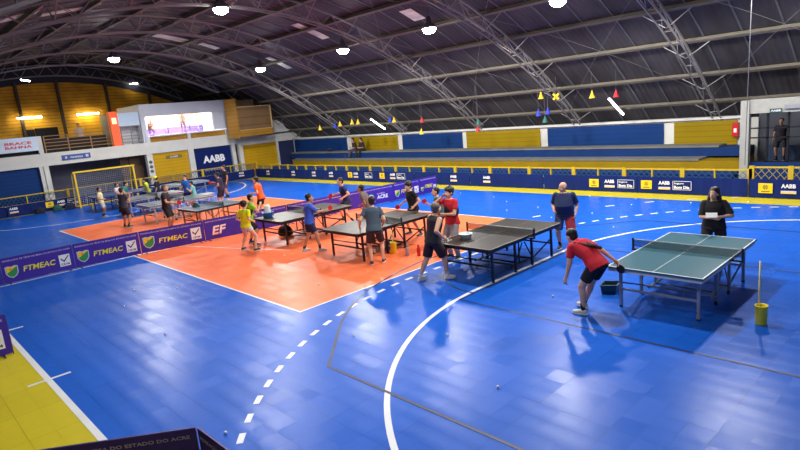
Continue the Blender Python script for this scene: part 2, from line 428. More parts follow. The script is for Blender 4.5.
# ------------------------------------------------------------------ gable and balcony end
clad = plank_mat('yellow_cladding', (236, 174, 44), (150, 104, 26), .2, 2, .5, .32)
dark_void = mat('dark_recess', (20, 22, 30), .9, noise=0)
b = BM()
gy = [-5.2 + (24.6 + 5.2) * k / 40 for k in range(41)]
vb = []
for d in (-40.4, -40.25):
    vb.append(([b.verts.new((d, y, 0)) for y in gy], [b.verts.new((d, y, ztop(y) - .02)) for y in gy]))
for k in range(40):
    for j in (0, 1): b.faces.new((vb[j][0][k], vb[j][0][k + 1], vb[j][1][k + 1], vb[j][1][k]))
    b.faces.new((vb[0][1][k], vb[0][1][k + 1], vb[1][1][k + 1], vb[1][1][k]))
wl = struct('wall_left', b, clad)
b = BM()
gcol = mat('gable_post_steel', (70, 58, 46), .6, noise=.1)
for y in (5.2, 7.77, 9.95, 12.72, 15.4, 18.2, 21.2): bx(b, -40.25, -40.0, y - .07, y + .07, 2.9, zlow(y) - .25)
obj('wall_post', b, gcol, wl)
b = BM()   # dark flashing band between cladding and truss
for k in range(40):
    p, q = gy[k], gy[k + 1]
    for m_ in (0,):
        v = [b.verts.new(v_) for v_ in ((-40.2, p, zlow(p) - .38), (-40.2, q, zlow(q) - .38), (-40.2, q, ztop(q) - .05), (-40.2, p, ztop(p) - .05))]; b.faces.new(v)
        v2 = [b.verts.new((-40.24, u.co.y, u.co.z)) for u in v]; b.faces.new(v2[::-1])
        for e in range(4): b.faces.new((v[e], v2[e], v2[(e + 1) % 4], v[(e + 1) % 4]))
obj('gable_band', b, mat('gable_band_blue', (40, 44, 62), .7, noise=.2), wl)
b = BM(); bx(b, -40.25, -40.12, 8.35, 9.55, 3.05, 4.5); bx(b, -40.25, -40.12, 7.9, 8.3, 3.05, 4.45); obj('doorway', b, dark_void, wl)
b = BM(); bx(b, -40.25, -40.15, 12.1, 13.4, 3.05, 5.0); obj('grey_panel', b, mat('grey_panel', (150, 140, 118), .7, noise=.1), wl)

# balcony slab with white fascia
b = BM(); bx(b, -40.25, -35.55, -5.2, 24.2, 2.75, 3.0); struct('trim_1', b, concrete)
fas = BM(); bx(fas, -35.55, -35.25, -5.2, 19.0, 2.38, 3.05); bx(fas, -35.55, -35.25, 19.0, 23.55, 2.22, 2.85); struct('trim_2', fas, white)
# columns carrying it
colm = [(7.35, .45), (12.93, .35), (15.52, .36), (18.45, .25), (18.98, .28), (23.6, .35)]
for i, (y, wd) in enumerate(colm):
    b = BM(); bx(b, -35.56, -35.22, y - wd / 2, y + wd / 2, 0, 2.4)
    if i == 0: bx(b, -35.22, -35.16, y - .03, y + .03, 0, 2.4)
    struct('trim_%d' % (3 + i), b, white)
# back of the recess, coloured infill panels
b = BM(); bx(b, -38.6, -38.4, -5.2, 24, 0, 2.7); struct('wall_recess', b, mat('recess_wall', (104, 104, 124), .9, noise=.3, nscale=.8))
b = BM(); bx(b, -35.5, -35.4, -5.2, 7.12, .0, 2.38); struct('wall_infill_blue', b, blue_wall)
b = BM(); bx(b, -35.5, -35.4, 13.1, 15.34, 0, 2.38); struct('wall_infill_yellow', b, yel_wall_lifted)
b = BM(); bx(b, -35.5, -35.4, 15.7, 18.33, 0, 2.38); struct('wall_infill_banner', b, blue_wall)
b = BM(); bx(b, -35.5, -35.4, 19.12, 21.8, 0, 2.22); struct('wall_infill_mustard', b, yel_wall_lifted)
b = BM(); bx(b, -35.5, -35.4, 21.95, 23.43, 0, 2.22); struct('wall_infill_navy', b, mat('navy_door', (30, 42, 84), .6, noise=.2))
b = BM(); bx(b, -35.45, -35.3, 21.8, 21.95, 0, 2.24); struct('trim_12', b, white)
b = BM(); bx(b, -35.52, -35.42, 18.57, 18.84, 0, 1.0); struct('wall_infill_gap', b, yel_p)
b = BM(); bx(b, -36.2, -36.1, 12.0, 12.75, 0, 2.4); bx(b, -36.2, -36.1, 11.5, 11.9, 0.9, 2.4); struct('wall_infill_brown', b, mat('brown_board', (82, 58, 40), .7, noise=.2))
# stepped white end of the far wall
b = BM(); poly(b, [(-1.2, 0), (1.75, 0), (1.72, .03), (1.35, .10), (1.3, .2), (1.0, .26), (.8, .42), (.6, .76), (.5, .9), (.3, .98), (-.1, 1.0), (-1.2, .9)], (-35.25, 21.85, 2.75), (0, 1, 0), (0, 0, 1), -.3, 0); struct('trim_13', b, white)
# brown timber boxes at the right end of the balcony
tim = plank_mat('brown_boarding', (118, 92, 64), (90, 68, 46), .5, 2, .6, .2)
timy = plank_mat('mustard_boarding', (158, 116, 42), (118, 84, 26), .25, 2, .6, .2)
t = thing('boarded_cabin', 'brown boarded cabin on the balcony, right of the lit window', 'cabin', (-34.3, 19.3, 2.85))
b = BM(); bx(b, -.5, .9, -1.2, 1.22, .42, 1.85); obj('brown_panel', b, tim, t)
b = BM(); bx(b, -.5, .91, -1.2, 1.22, .0, .4); obj('mustard_panel', b, timy, t)
b = BM(); bx(b, -.5, .93, -1.3, -1.205, -.1, 2.4); obj('mustard_side', b, timy, t)
b = BM(); bx(b, .9, .94, 1.14, 1.22, .4, 1.86); bx(b, .9, .94, -1.2, 1.22, 1.84, 1.88); bx(b, .9, .94, -1.2, 1.22, .39, .42); obj('edge_strip', b, mat('tan_strip', (190, 165, 110), .6, noise=0), t)
b = BM(); bx(b, -.5, .6, -1.2, .2, 1.86, 2.3); obj('dark_upper_panel', b, mat('dark_brown_board', (84, 64, 48), .7, noise=.15), t)
# glazed room with bright interior
RX = -35.32
grey_room = mat('room_cladding', (196, 202, 212), .5, noise=.05, nscale=1)
t = struct('wall_room', BM(), grey_room) if False else None
b = BM()
bx(b, RX, RX + .12, 12.78, 18.35, 4.62, 5.28)
bx(b, RX - .05, RX + .05, 17.35, 18.35, 3.45, 4.62)
bx(b, RX - .05, RX + .05, 12.78, 13.05, 3.42, 4.62)
bx(b, -39.0, RX + .1, 12.78, 18.35, 5.2, 5.3)
bx(b, -39.0, RX, 12.78, 12.88, 3.0, 5.2); bx(b, -39.0, RX, 18.25, 18.35, 3.0, 5.2)
struct('wall_room', b, grey_room)
b = BM(); bx(b, RX - .05, RX + .05, 12.9, 13.15, 3.0, 3.42); bx(b, RX - .05, RX + .05, 15.5, 15.68, 3.0, 3.42); bx(b, RX - .05, RX + .02, 18.1, 18.35, 3.0, 3.42); bx(b, RX - .05, RX + .06, 12.9, 18.35, 3.36, 3.43); struct('trim_14', b, grey_room)
b = BM(); bx(b, RX - .3, RX - .2, 13.1, 18.3, 3.0, 3.38); struct('wall_room_base', b, timy)
b = BM(); bx(b, -39.0, -38.9, 12.9, 18.25, 3.4, 5.2); struct('wall_room_back', b, mat('room_cream', (248, 240, 220), .7, noise=.1, nscale=.8))
b = BM(); bx(b, -38.88, -38.8, 12.9, 18.2, 3.42, 3.84); struct('wall_room_band', b, mat('room_violet', (105, 90, 200), .6, noise=.1))
b = BM(); bx(b, -38.88, -38.82, 15.9, 18.0, 4.15, 4.9); struct('wall_room_brick', b, mat('room_brick', (225, 160, 140), .7, noise=.3, nscale=3))
b = BM(); bx(b, -38.9, -35.5, 12.9, 18.25, 3.38, 3.42); struct('floor_room', b, mat('room_floor', (200, 180, 150), .6))
b = BM(); bx(b, -38.85, -38.75, 14.2, 15.5, 4.95, 5.1); single('wall_shelf', b, mat('tan_wood', (190, 150, 80), .6), 'tan wooden shelf high on the wall of the lit room', 'shelf', (0, 0, 0))
tube_e = mat('room_lamp', (255, 245, 225), .5, emit=(255, 240, 215), es=26, noise=0)
b = BM(); bx(b, -38.2, -36.2, 13.6, 17.6, 5.12, 5.16); single('ceiling_panel_lamp', b, tube_e, 'bright ceiling lamp inside the glazed balcony room', 'lamp', (0, 0, 0))
b = BM()
for y in (13.05, 14.2, 15.3, 16.3, 17.3): bx(b, RX - .03, RX + .03, y - .02, y + .02, 3.43, 4.62)
bx(b, RX - .03, RX + .03, 13.05, 17.35, 4.58, 4.62)
win = struct('window_1', b, grey_room)
gm = bpy.data.materials.new('window_glass'); gm.use_nodes = True
g_ = gm.node_tree.nodes['Principled BSDF']; g_.inputs['Transmission Weight'].default_value = 1; g_.inputs['Roughness'].default_value = .02; g_.inputs['IOR'].default_value = 1.05
b = BM(); bx(b, RX - .004, RX + .004, 13.05, 17.35, 3.43, 4.6); obj('glass_pane', b, gm, win)
# railings
def railing(name, label, y0, y1, z0, z1, nb, m, posts, xx=-35.4):
    t = thing(name, label, 'railing', (xx, (y0 + y1) / 2, z0)); h_ = (y1 - y0) / 2
    b = BM()
    for k in range(nb): z = (z1 - z0) * (k + 1) / nb; tube(b, (0, -h_, z), (0, h_, z), .022, n=6)
    obj('rail', b, m, t)
    for k in range(posts + 1):
        b = BM(); y = -h_ + 2 * h_ * k / posts; tube(b, (0, y, 0), (0, y, z1 - z0), .03, n=6); obj('post', b, m, t)
railing('balcony_railing', 'tan steel bar railing on the balcony below the yellow gable wall', 7.65, 11.1, 3.05, 3.95, 5, mat('railing_tan', (160, 125, 85), .5, noise=0), 3)
railing('balcony_railing', 'grey steel bar railing below the pale blue balcony panel', 11.6, 12.7, 3.05, 4.1, 6, grey_m, 2, -35.35)
railing('balcony_railing', 'grey bar railing across the lower half of the bright window', 13.1, 17.3, 3.5, 4.0, 3, grey_m, 3, -35.7)
b = BM(); bx(b, -.05, .05, -.6, .6, -.38, .38); single('wall_panel', b, mat('pale_blue_panel', (190, 212, 232), .5, noise=.05), 'pale blue panel left of the lit balcony window', 'panel', (-35.45, 12.15, 4.52), bevel=.01)
b = BM(); bx(b, -.08, .08, -.6, .6, 0, 1.1); struct('wall_balcony_back', b, mat('balcony_white', (200, 205, 210), .7)); bpy.data.objects['wall_balcony_back'].location = (-36.2, 12.15, 3.0)
or_m = mat('orange_red_panel', (245, 70, 25), .5, noise=.06, emit=(255, 70, 20), es=.25)
t = thing('lit_sign_pillar', 'narrow orange-red lit pillar at the edge of the balcony', 'pillar', (-35.5, 11.32, 3.0))
b = BM(); bx(b, -.2, .2, -.22, .22, 0, 2.0); obj('column', b, or_m, t)
b = BM(); bx(b, .2, .22, -.12, .12, 1.3, 1.65); obj('glow_patch', b, mat('pillar_cream', (255, 220, 150), .5, emit=(255, 210, 120), es=.9, noise=0), t)
# white printed banner on the balcony left
t = thing('hanging_banner', 'white banner with red lettering hung on the balcony at the left edge', 'banner', (-35.2, 5.3, 3.2))
b = BM(); bx(b, -.02, .02, -3.9, 2.0, .05, .78); obj('cloth', b, mat('banner_white', (205, 222, 238), .6, noise=.05), t)
text('lettering', 'BRACE', mat('print_red', (205, 50, 70), .5, noise=0), t, (.025, .5, .42), (0, 1, 0), (0, 0, 1), 1.2, .15, .03)
text('lettering', 'BAHNA', mat('print_red', (205, 50, 70), .5, noise=0), t, (.025, .5, .23), (0, 1, 0), (0, 0, 1), 1.2, .14, .03)
b = BM(); poly(b, [(0, 0), (.2, .05), (.15, .18), (0, .22), (-.12, .1)], (.021, -.55, .4), (0, 1, 0), (0, 0, 1), 0, .004); obj('emblem', b, green_l, t)
b = BM(); poly(b, [(0, 0), (.2, .05), (.15, .18), (0, .2), (-.12, .1)], (.021, -.55, .15), (0, 1, 0), (0, 0, 1), 0, .004); obj('emblem', b, mat('print_teal', (60, 140, 160), .5, noise=0), t)
b = BM(); bx(b, -.3, -.1, -3.9, 2.0, -.15, 1.0); struct('wall_balcony_left', b, dark_void); bpy.data.objects['wall_balcony_left'].location = (-35.3, 5.3, 3.0)
b = BM(); bx(b, -35.5, -35.2, 7.28, 7.5, 3.0, 3.98); struct('trim_15', b, white)
b = BM(); bx(b, -36.3, -36.2, 7.6, 11.0, 3.0, 3.78); struct('wall_balcony_low', b, mat('dark_seating', (34, 32, 34), .8, noise=.2, nscale=3))
# blue information sign on the fascia
t = thing('wall_sign', 'small blue sign with white lettering on the white balcony fascia', 'sign', (-35.22, 9.0, 2.58))
b = BM(); bx(b, -.02, .02, -.72, .72, 0, .28); obj('plate', b, mat('sign_blue', (52, 82, 150), .5, noise=0), t, bevel=.01)
text('lettering', 'GINÁSIO', white_l, t, (.022, -.3, .08), (0, 1, 0), (0, 0, 1), .62, .11, .02)
b = BM(); poly(b, [(0, 0), (.14, 0), (.14, .14), (0, .14)], (.021, .47, .07), (0, 1, 0), (0, 0, 1), 0, .004); poly(b, [(-.03, .05), (.0, .12), (.05, .14), (.09, .1), (.07, .02), (.02, 0)], (.021, -.55, .07), (0, 1, 0), (0, 0, 1), 0, .004); obj('pictogram', b, pale_l, t)
# AABB banner on end wall
t = thing('wall_banner', 'deep blue banner with large white lettering on the end wall below the lit window', 'banner', (-35.38, 16.98, .55))
b = BM(); bx(b, -.02, .02, -1.24, 1.24, 0, 1.78); obj('cloth', b, aabb_blue, t)
text('lettering', 'AABB', white_l, t, (.022, -.70, .83), (0, 1, 0), (0, 0, 1), 1.52, .47, .05)
text('lettering', 'RIO BRANCO-AC', pale_l, t, (.022, -.68, .3), (0, 1, 0), (0, 0, 1), 1.45, .15, .02)
# dark mark on the yellow infill
t = thing('wall_plate', 'small dark lettered plate on the yellow end-wall panel left of the deep blue banner', 'sign', (-35.39, 14.45, 1.95))
b = BM(); bx(b, -.01, .01, -.5, .5, 0, .2); obj('plate', b, mat('plate_olive', (120, 105, 40), .6), t)
text('lettering', 'AABB', pale_l, t, (.012, -.25, .05), (0, 1, 0), (0, 0, 1), .5, .11, .02)
b = BM()
for z in (1.35, 1.62, 1.9): ell(b, (0, 0, z), (.03, .11, .1), seg=10, rings=6)
single('wall_ornament', b, mat('ornament_grey', (90, 90, 96), .6, noise=0), 'grey round marks down the white column left of the yellow panel', 'ornament', (-35.21, 12.93, 0))

# ------------------------------------------------------------------ bleachers and far wall
BXL, BXR = -33.0, -6.0
for i, (y, z0, z1, m, lx) in enumerate(((20.8, 0, .58, blue_p, -34.9), (21.6, .58, .97, yel_p, -33.2), (22.4, .97, 1.36, blue_p, -34.4))):
    b = BM(); bx(b, lx, BXR if i < 2 else BXR, y, 23.2, z0, z1 - .07); struct('trim_%d' % (20 + i), b, m)
    grey_c = blue_p if i == 0 else grey_conc
    b = BM(); bx(b, lx - .02, (BXR - (.9 if i == 2 else (1.3 if i == 1 else 0))), y - .03, 23.2, z1 - .07, z1); struct('trim_%d' % (30 + i), b, grey_c)
WT = 2.24
b = BM(); bx(b, -35.3, -6.3, 23.22, 23.5, 0, WT); struct('wall_back', b, white)
b = BM(); bx(b, -35.3, -6.3, 23.1, 23.55, WT, WT + .09); struct('trim_40', b, white)
edges = [-34.95, -28.4, -24.35, -19.3, -14.3, -8.95, -6.5]
cols_ = [blue_wall, yel_wall, blue_wall, yel_wall, blue_wall, yel_wall]
edges = [(-35.1, -29.1), (-28.6, -24.35), (-23.95, -19.45), (-19.15, -14.75), (-14.35, -9.15), (-8.75, -6.55)]
for i, ((a, c_), m) in enumerate(zip(edges, cols_)):
    b = BM(); bx(b, a, c_, 23.17, 23.22, 1.3, WT - .06); struct('wall_back_panel_%d' % (i + 1), b, m)
# column and service room at the right end
b = BM(); bx(b, -5.70, -5.46, 20.45, 20.7, 0, 2.93); struct('trim_41', b, mat('column_grey', (160, 160, 152), .8, noise=.08))
b = BM(); bx(b, -5.46, 3.2, 20.5, 20.8, 2.52, 2.95); struct('trim_42', b, MATS['column_grey'])
b = BM(); bx(b, -5.9, 3.2, 23.3, 23.5, 0, 4.4); struct('wall_right_back', b, mat('service_wall', (70, 74, 84), .8, noise=.3, nscale=1.2))
b = BM(); bx(b, -6.3, -5.9, 23.2, 23.5, 0, WT); struct('wall_right_stub', b, white)
b = BM()
for x in (-5.0, -4.45, -3.9, -2.6, -1.3): bx(b, x - .03, x + .03, 20.66, 20.72, .95, 2.56)
for z in (1.0, 1.75, 2.05): bx(b, -5.55, 3.0, 20.66, 20.72, z - .02, z + .02)
w2 = struct('window_2', b, black_m)
b = BM(); bx(b, -5.55, 3.0, 20.685, 20.69, 1.0, 2.56); obj('glass_pane', b, gm, w2)
b = BM(); bx(b, -5.55, 3.0, 20.6, 20.8, 0, .98); struct('wall_service_base', b, blue_p)
b = BM(); bx(b, -5.4, -4.4, 22.4, 22.8, 0, 1.3); bx(b, -4.2, -3.3, 22.2, 22.8, 0, 1.55); single('storage_cabinet', b, mat('cabinet_blue_grey', (50, 70, 105), .6), 'blue-grey cabinets behind the dark glazing at the right', 'cabinet', (0, 0, 0))
t = thing('hanging_sign', 'small dark green sign with white letters under the white beam at the right', 'sign', (-4.75, 20.48, 2.52))
b = BM(); bx(b, -.16, .16, -.015, .015, 0, .12); obj('plate', b, mat('sign_green', (30, 70, 60), .5, noise=0), t)
text('lettering', 'AABB', white_l, t, (-.13, -.016, .03), (1, 0, 0), (0, 0, 1), .26, .06, .02)
b = BM(); bx(b, -.28, .28, -.04, .04, 0, .12); single('air_grille', b, grey_m, 'grey rectangular plate on the white beam at the right edge', 'plate', (-4.25, 20.46, 2.62))
# fire hose cabinet / red box on back wall
t = thing('fire_hose_box', 'small red fire box on the yellow wall panel beside the white column', 'fire box', (-6.56, 23.05, 1.60))
b = BM(); bx(b, -.11, .11, -.08, .06, 0, .5); obj('body', b, mat('fire_red', (190, 26, 22), .4, noise=0), t, bevel=.02)
b = BM(); bx(b, -.05, .05, -.09, -.08, .15, .3); obj('label_plate', b, white_l, t)

# ------------------------------------------------------------------ perimeter fence and blue pads
def fence(label, a, c_, n, big, z0=.62, z1=.98):
    a = Vector(a); c_ = Vector(c_); d = c_ - a; Ln = d.length; ang = math.atan2(d.y, d.x)
    t = thing('lattice_fence', label, 'fence', tuple(a), ang)
    b = BM(); bx(b, 0, Ln, -.03, .03, z1 - .04, z1 + .01); obj('top_rail', b, yel_fence, t)
    b = BM(); bx(b, 0, Ln, -.02, .02, z0 - .12, z0 - .08); obj('bottom_rail', b, yel_fence, t)
    b = BM(); s = .2; x = 0
    while x < Ln - s:
        for k in (0, 1): bar(b, (x, .0, z0 - .1 + (z1 - z0 + .06) * k), (x + s * 1.6, .0, z0 - .1 + (z1 - z0 + .06) * (1 - k)), .012, .012)
        x += s
    obj('lattice', b, yel_fence if 'right' in label else mat('fence_teal', (50, 90, 130), .6, noise=.1), t)
    for k in range(n + 1):
        x = Ln * k / n; b = BM(); wd = .07 if (k in big) else .022
        bx(b, x - wd, x + wd, -.045, .035, 0, z1 + .03 if k in big else z1); obj('post', b, yel_fence, t)
FL = (-5.25 + 33.25)
fence('yellow lattice fence in front of the far bleachers', (-35.3, 19.95, 0), (-5.25, 19.95, 0), 30, tuple(range(0, 31, 2)), .58, .84)
fence('yellow lattice fence before the dark glazing at the right', (-5.2, 19.95, 0), (3.0, 19.95, 0), 8, (0, 1, 3, 5, 7), .6, .93)
fence('yellow rail fence along the left end wall', (-35.12, -3.5, 0), (-35.12, 19.9, 0), 12, tuple(range(0, 13, 2)), .66, 1.02)

def bank_logo(t, org, xd, s=.3):
    """yellow square with a dark interlaced mark"""
    b = BM(); poly(b, [(0, 0), (s * 1.25, 0), (s * 1.25, s), (0, s)], org, xd, (0, 0, 1), .0, .004); obj('emblem_plate', b, yel_sign, t)
    b = BM(); cx_, cz_ = s * .62, s * .6
    def dia(rx, rz, dx=0, dz=0): return [(cx_ + dx - rx, cz_ + dz), (cx_ + dx, cz_ + dz - rz), (cx_ + dx + rx, cz_ + dz), (cx_ + dx, cz_ + dz + rz)]
    for sx in (-1, 1):
        for sz in (-1, 1):
            p0 = (cx_ + sx * s * .26, cz_ + sz * s * .04); p1 = (cx_ + sx * s * .04, cz_ + sz * s * .26)
            poly(b, [p0, p1, (p1[0] - sx * s * .0, p1[1] - sz * s * .09), (p0[0] - sx * s * .09, p0[1])], org, xd, (0, 0, 1), .005, .007)
            poly(b, [(cx_ + sx * s * .13, cz_ + sz * s * .01), (cx_ + sx * s * .01, cz_ + sz * s * .13), (cx_ + sx * s * .01, cz_ + sz * s * .05), (cx_ + sx * s * .05, cz_ + sz * s * .01)], org, xd, (0, 0, 1), .005, .007)
    poly(b, [(s * .25, s * .14), (s * 1.0, s * .14), (s * 1.0, s * .22), (s * .25, s * .22)], org, xd, (0, 0, 1), .005, .007)
    obj('emblem', b, dark_l, t)
def aabb_logo(t, org, xd, s=.3):
    xd = Vector(xd); o = Vector(org)
    text('lettering', 'AABB', white_l, t, o + Vector((0, 0, s * .55)), xd, (0, 0, 1), s * 1.25, s * .42, .04)
    b = BM(); poly(b, [(0, .02), (s * 1.3, .02), (s * 1.3, s * .3), (0, s * .3)], org, xd, (0, 0, 1), 0, .003); obj('caption_strip', b, pale_l, t)
    b = BM(); poly(b, [(0, 0), (s * 1.3, 0), (s * 1.3, s * .1), (0, s * .1)], org, xd, (0, 0, 1), .003, .005); obj('caption_rule', b, yel_sign, t)
def seguro(t, org, xd, s=.3):
    o = Vector(org); xd = Vector(xd)
    text('lettering', 'Seguro', white_l, t, o + xd * .04 + Vector((0, 0, s * .58)), xd, (0, 0, 1), .32, s * .26, .02)
    text('lettering', 'Bom Dia', white_l, t, o + xd * .04 + Vector((0, 0, s * .12)), xd, (0, 0, 1), .5, s * .34, .05)
    b = BM()
    for q in ([(-.0, 0), (.6, 0), (.6, .015), (0, .015)], [(0, s - .015), (.6, s - .015), (.6, s), (0, s)], [(0, 0), (.015, 0), (.015, s), (0, s)], [(.585, 0), (.6, 0), (.6, s), (.585, s)]): poly(b, q, org, xd, (0, 0, 1), 0, .003)
    obj('border', b, white_l, t)
def pad(label, x0, x1, items, z1=.58, end=False, grp='blue pads along the court edge'):
    """blue printed banner; runs along +X on far side, or along +Y on the left end wall"""
    if not end: t = thing('edge_banner', label, 'banner', ((x0 + x1) / 2, 19.74, 0), 0, grp)
    else: t = thing('edge_banner', label, 'banner', (-34.98, (x0 + x1) / 2, 0), R(90), grp)
    h_ = (x1 - x0) / 2
    b = BM(); n = 24; top = []; sgn = 1 if not end else -1
    # gently rippled cloth with thickness
    fr = [(-h_ + 2 * h_ * k / n, .012 * math.sin(k * 1.7 + x0)) for k in range(n + 1)]
    vs = [[b.verts.new((x, y + dy, z)) for x, y in fr] for dy in (-.02, .02) for z in (.02, z1)]
    for k in range(n):
        b.faces.new((vs[0][k], vs[0][k + 1], vs[1][k + 1], vs[1][k])); b.faces.new((vs[2][k], vs[2][k + 1], vs[3][k + 1], vs[3][k]))
        b.faces.new((vs[0][k], vs[0][k + 1], vs[2][k + 1], vs[2][k])); b.faces.new((vs[1][k], vs[1][k + 1], vs[3][k + 1], vs[3][k]))
    for e in (0, n): b.faces.new((vs[0][e], vs[1][e], vs[3][e], vs[2][e]))
    obj('cloth', b, banner_blue, t)
    for kind, px_, z in items:
        s = .3
        if not end: org = (px_ - (x0 + x1) / 2, -.036, z); xd = (1, 0, 0)
        else: org = (px_ - (x0 + x1) / 2, -.036, z); xd = (1, 0, 0)
        {'b': bank_logo, 'a': aabb_logo, 's': seguro}[kind](t, org, xd, s)
pads = [(-35.0, -31.2, [('a', -33.6, .2)], 'blue edge banner at the far left corner'),
        (-31.15, -27.4, [('a', -30.6, .2), ('a', -28.4, .2)], 'blue edge banner with two white prints at the far left'),
        (-27.35, -23.6, [('a', -26.7, .2), ('b', -24.95, .2), ('a', -24.45, .2)], 'blue edge banner behind the navy-shirted lunging player'),
        (-23.55, -19.8, [('s', -23.5, .2), ('b', -22.3, .2), ('a', -21.5, .2), ('s', -21.0, .2)], 'blue edge banner with yellow print behind the purple barriers'),
        (-19.75, -16.3, [('a', -17.4, .18)], 'blue edge banner with one white print behind the red-shirted player'),
        (-16.25, -12.5, [('a', -15.5, .18)], 'blue edge banner with one white print left of the standing coach'),
        (-12.45, -8.7, [('b', -10.5, .16), ('a', -9.9, .16), ('s', -9.4, .16)], 'blue edge banner with three prints right behind the standing coach'),
        (-8.68, -5.25, [('b', -8.55, .16), ('a', -7.95, .16), ('s', -7.48, .16)], 'blue edge banner with three prints left of the woman'),
        (-5.2, -1.6, [('b', -4.95, .16), ('a', -4.36, .16), ('s', -3.8, .16)], 'blue edge banner at the right edge of the view'),
        (-1.55, 2.4, [], 'plain blue edge banner beyond the right edge')]
for x0, x1, it, lb in pads: pad(lb, x0, x1, it)
# end wall pads (face +X): local x runs along world +Y ... facing side is local -y = world +x
for y0, y1, it, lb in ((-2.5, 1.4, [], 'blue end-wall banner left of the view'), (1.45, 5.2, [], 'blue end-wall banner at the far left edge'), (5.25, 9.0, [('a', 5.0 + .35, .2), ('b', 7.0, .2), ('a', 7.55, .2), ('s', 8.05, .2)], 'blue end-wall banner with yellow print below the white column'),
                       (9.05, 12.8, [], 'plain blue end-wall banner behind the yellow goal'), (12.85, 16.2, [('b', 14.05, .2)], 'blue end-wall banner below the yellow panel'), (16.25, 19.6, [('a', 18.4, .22)], 'blue end-wall banner in the far corner')):
    pad(lb, y0, y1, it, end=True)

# goal
gm_y = mat('goal_yellow', (225, 190, 30), .45, noise=.05)
t = thing('goal', 'yellow framed handball goal with dark net at the left end wall', 'goal', (-33.9, 9.9, 0))
HW = 1.52
b = BM(); bx(b, -.04, .04, -HW - .08, HW + .08, 1.88, 1.96); obj('crossbar', b, gm_y, t)
for s in (-1, 1): b = BM(); bx(b, -.04, .04, s * HW - .04, s * HW + .04, 0, 1.9); obj('post', b, gm_y, t)
b = BM(); bar(b, (-.9, -HW, .04), (-.9, HW, .04), .05, .05)
for s in (-1, 1): bar(b, (0, s * HW, 1.9), (-.5, s * HW, 1.85), .04, .04); bar(b, (-.5, s * HW, 1.85), (-.9, s * HW, .04), .04, .04); bar(b, (0, s * HW, .04), (-.9, s * HW, .04), .04, .04)
obj('rear_frame', b, gm_y, t)
b = BM()
nn = 30
for k in range(nn + 1):
    y = -HW + 2 * HW * k / nn; tube(b, (-.5, y, 1.85), (-.9, y, .05), .007, n=4); tube(b, (0, y, 1.9), (-.5, y, 1.85), .007, n=4)
for k in range(18):
    u = k / 18; tube(b, (-.5 - .4 * u, -HW, 1.85 - 1.8 * u), (-.5 - .4 * u, HW, 1.85 - 1.8 * u), .007, n=4)
    for s in (-1, 1): tube(b, (0, s * HW, 1.9 - 1.85 * u), (-.5 - .4 * u, s * HW, 1.85 - 1.8 * u), .004, n=4)
obj('net', b, mat('net_grey', (165, 168, 182), .8, noise=0), t)

# rope of the raised net divider
b = BM(); tube(b, (0, 0, .0), (1.0, -3.5, 5.4), .010, n=6)
single('hanging_rope', b, mat('rope_grey', (120, 120, 122), .7, noise=0), 'thin grey rope rising from the fence at the right', 'rope', (-5.38, 19.86, 1.0))
# ------------------------------------------------------------------ lamps
lamp_e = mat('lamp_lens', (255, 255, 250), .4, emit=(255, 252, 240), es=60, noise=0)
lamp_body = mat('lamp_body', (120, 120, 125), .4, .6, noise=0)
lampl = ['leftmost, high over the yellow gable wall', 'at the view top, left of centre', 'above the frame near the ridge', 'lowest on the left, above the brown cabin', 'second from the left in the far row of four', 'third from the left in the far row of four', 'at the top edge, rightmost one in view', 'far row, just outside the top right of the view', 'near row, left above the camera', 'near row, straight above the camera']
for (x, y, z), lb in zip(LAMPS, lampl):
    t = thing('high_bay_lamp', 'round white glowing high-bay lamp, ' + lb, 'lamp', (x, y, z), group='high-bay lamps')
    b = BM(); lathe(b, [(.05, .42), (.09, .4), (.11, .22), (.22, .12), (.27, .0), (.25, .0), (.2, .03)], n=20); obj('housing', b, lamp_body, t, smooth=True)
    b = BM(); lathe(b, [(.245, .0), (.24, -.06), (.19, -.13), (.1, -.175), (.02, -.185)], n=20); obj('lens', b, lamp_e, t, smooth=True)
    b = BM(); tube(b, (0, 0, .4), (0, 0, ztop(y) - z - .05), .01, n=6); obj('hanger', b, black_m, t)
    ld = bpy.data.lights.new('lamp_light', 'SPOT'); ld.energy = LAMP_W * (.25 if y < 5 else 1); ld.spot_size = R(168); ld.spot_blend = .15; ld.shadow_soft_size = .2; ld.color = (1.0, .97, .93)
    lo = bpy.data.objects.new('lamp_light', ld); C.objects.link(lo); lo.parent = t; lo.location = (0, 0, -.24)
tube_m = mat('fluorescent_tube', (255, 255, 245), .5, emit=(255, 250, 235), es=22, noise=0)
tube_w = mat('fluorescent_tube_warm', (255, 240, 190), .5, emit=(255, 236, 190), es=30, noise=0)
def tube_lamp(label, a, c_, m=tube_m, r_=.035):
    a = Vector(a); c_ = Vector(c_); mid = (a + c_) / 2
    t = thing('fluorescent_lamp', label, 'lamp', tuple(mid), group='fluorescent tube lamps')
    b = BM(); bar(b, a - mid + Vector((0, 0, .06)), c_ - mid + Vector((0, 0, .06)), .12, .05); obj('batten', b, lamp_body, t)
    b = BM(); tube(b, a - mid, c_ - mid, r_, n=8); obj('tube', b, m, t)
tube_lamp('fluorescent tube lamp on the far roof slope above the blue bleacher panel at the right', (-10.75, 21.9, 3.3), (-10.7, 23.0, 2.62))
tube_lamp('fluorescent tube lamp on the far roof slope above the seated spectators', (-25.2, 22.0, 3.25), (-25.15, 23.0, 2.6))
tube_lamp('warm tube lamp on the yellow gable wall, above the white hung banner', (-39.85, 7.5, 5.15), (-39.85, 8.75, 5.15), tube_w, .06)
tube_lamp('warm tube lamp on the yellow gable wall, left of the orange-red pillar', (-39.85, 10.7, 5.15), (-39.85, 11.95, 5.15), tube_w, .06)
tube_lamp('small tube lamp tilted under the roof at the upper left edge', (-35.2, 7.15, 6.9), (-35.0, 7.5, 6.8))
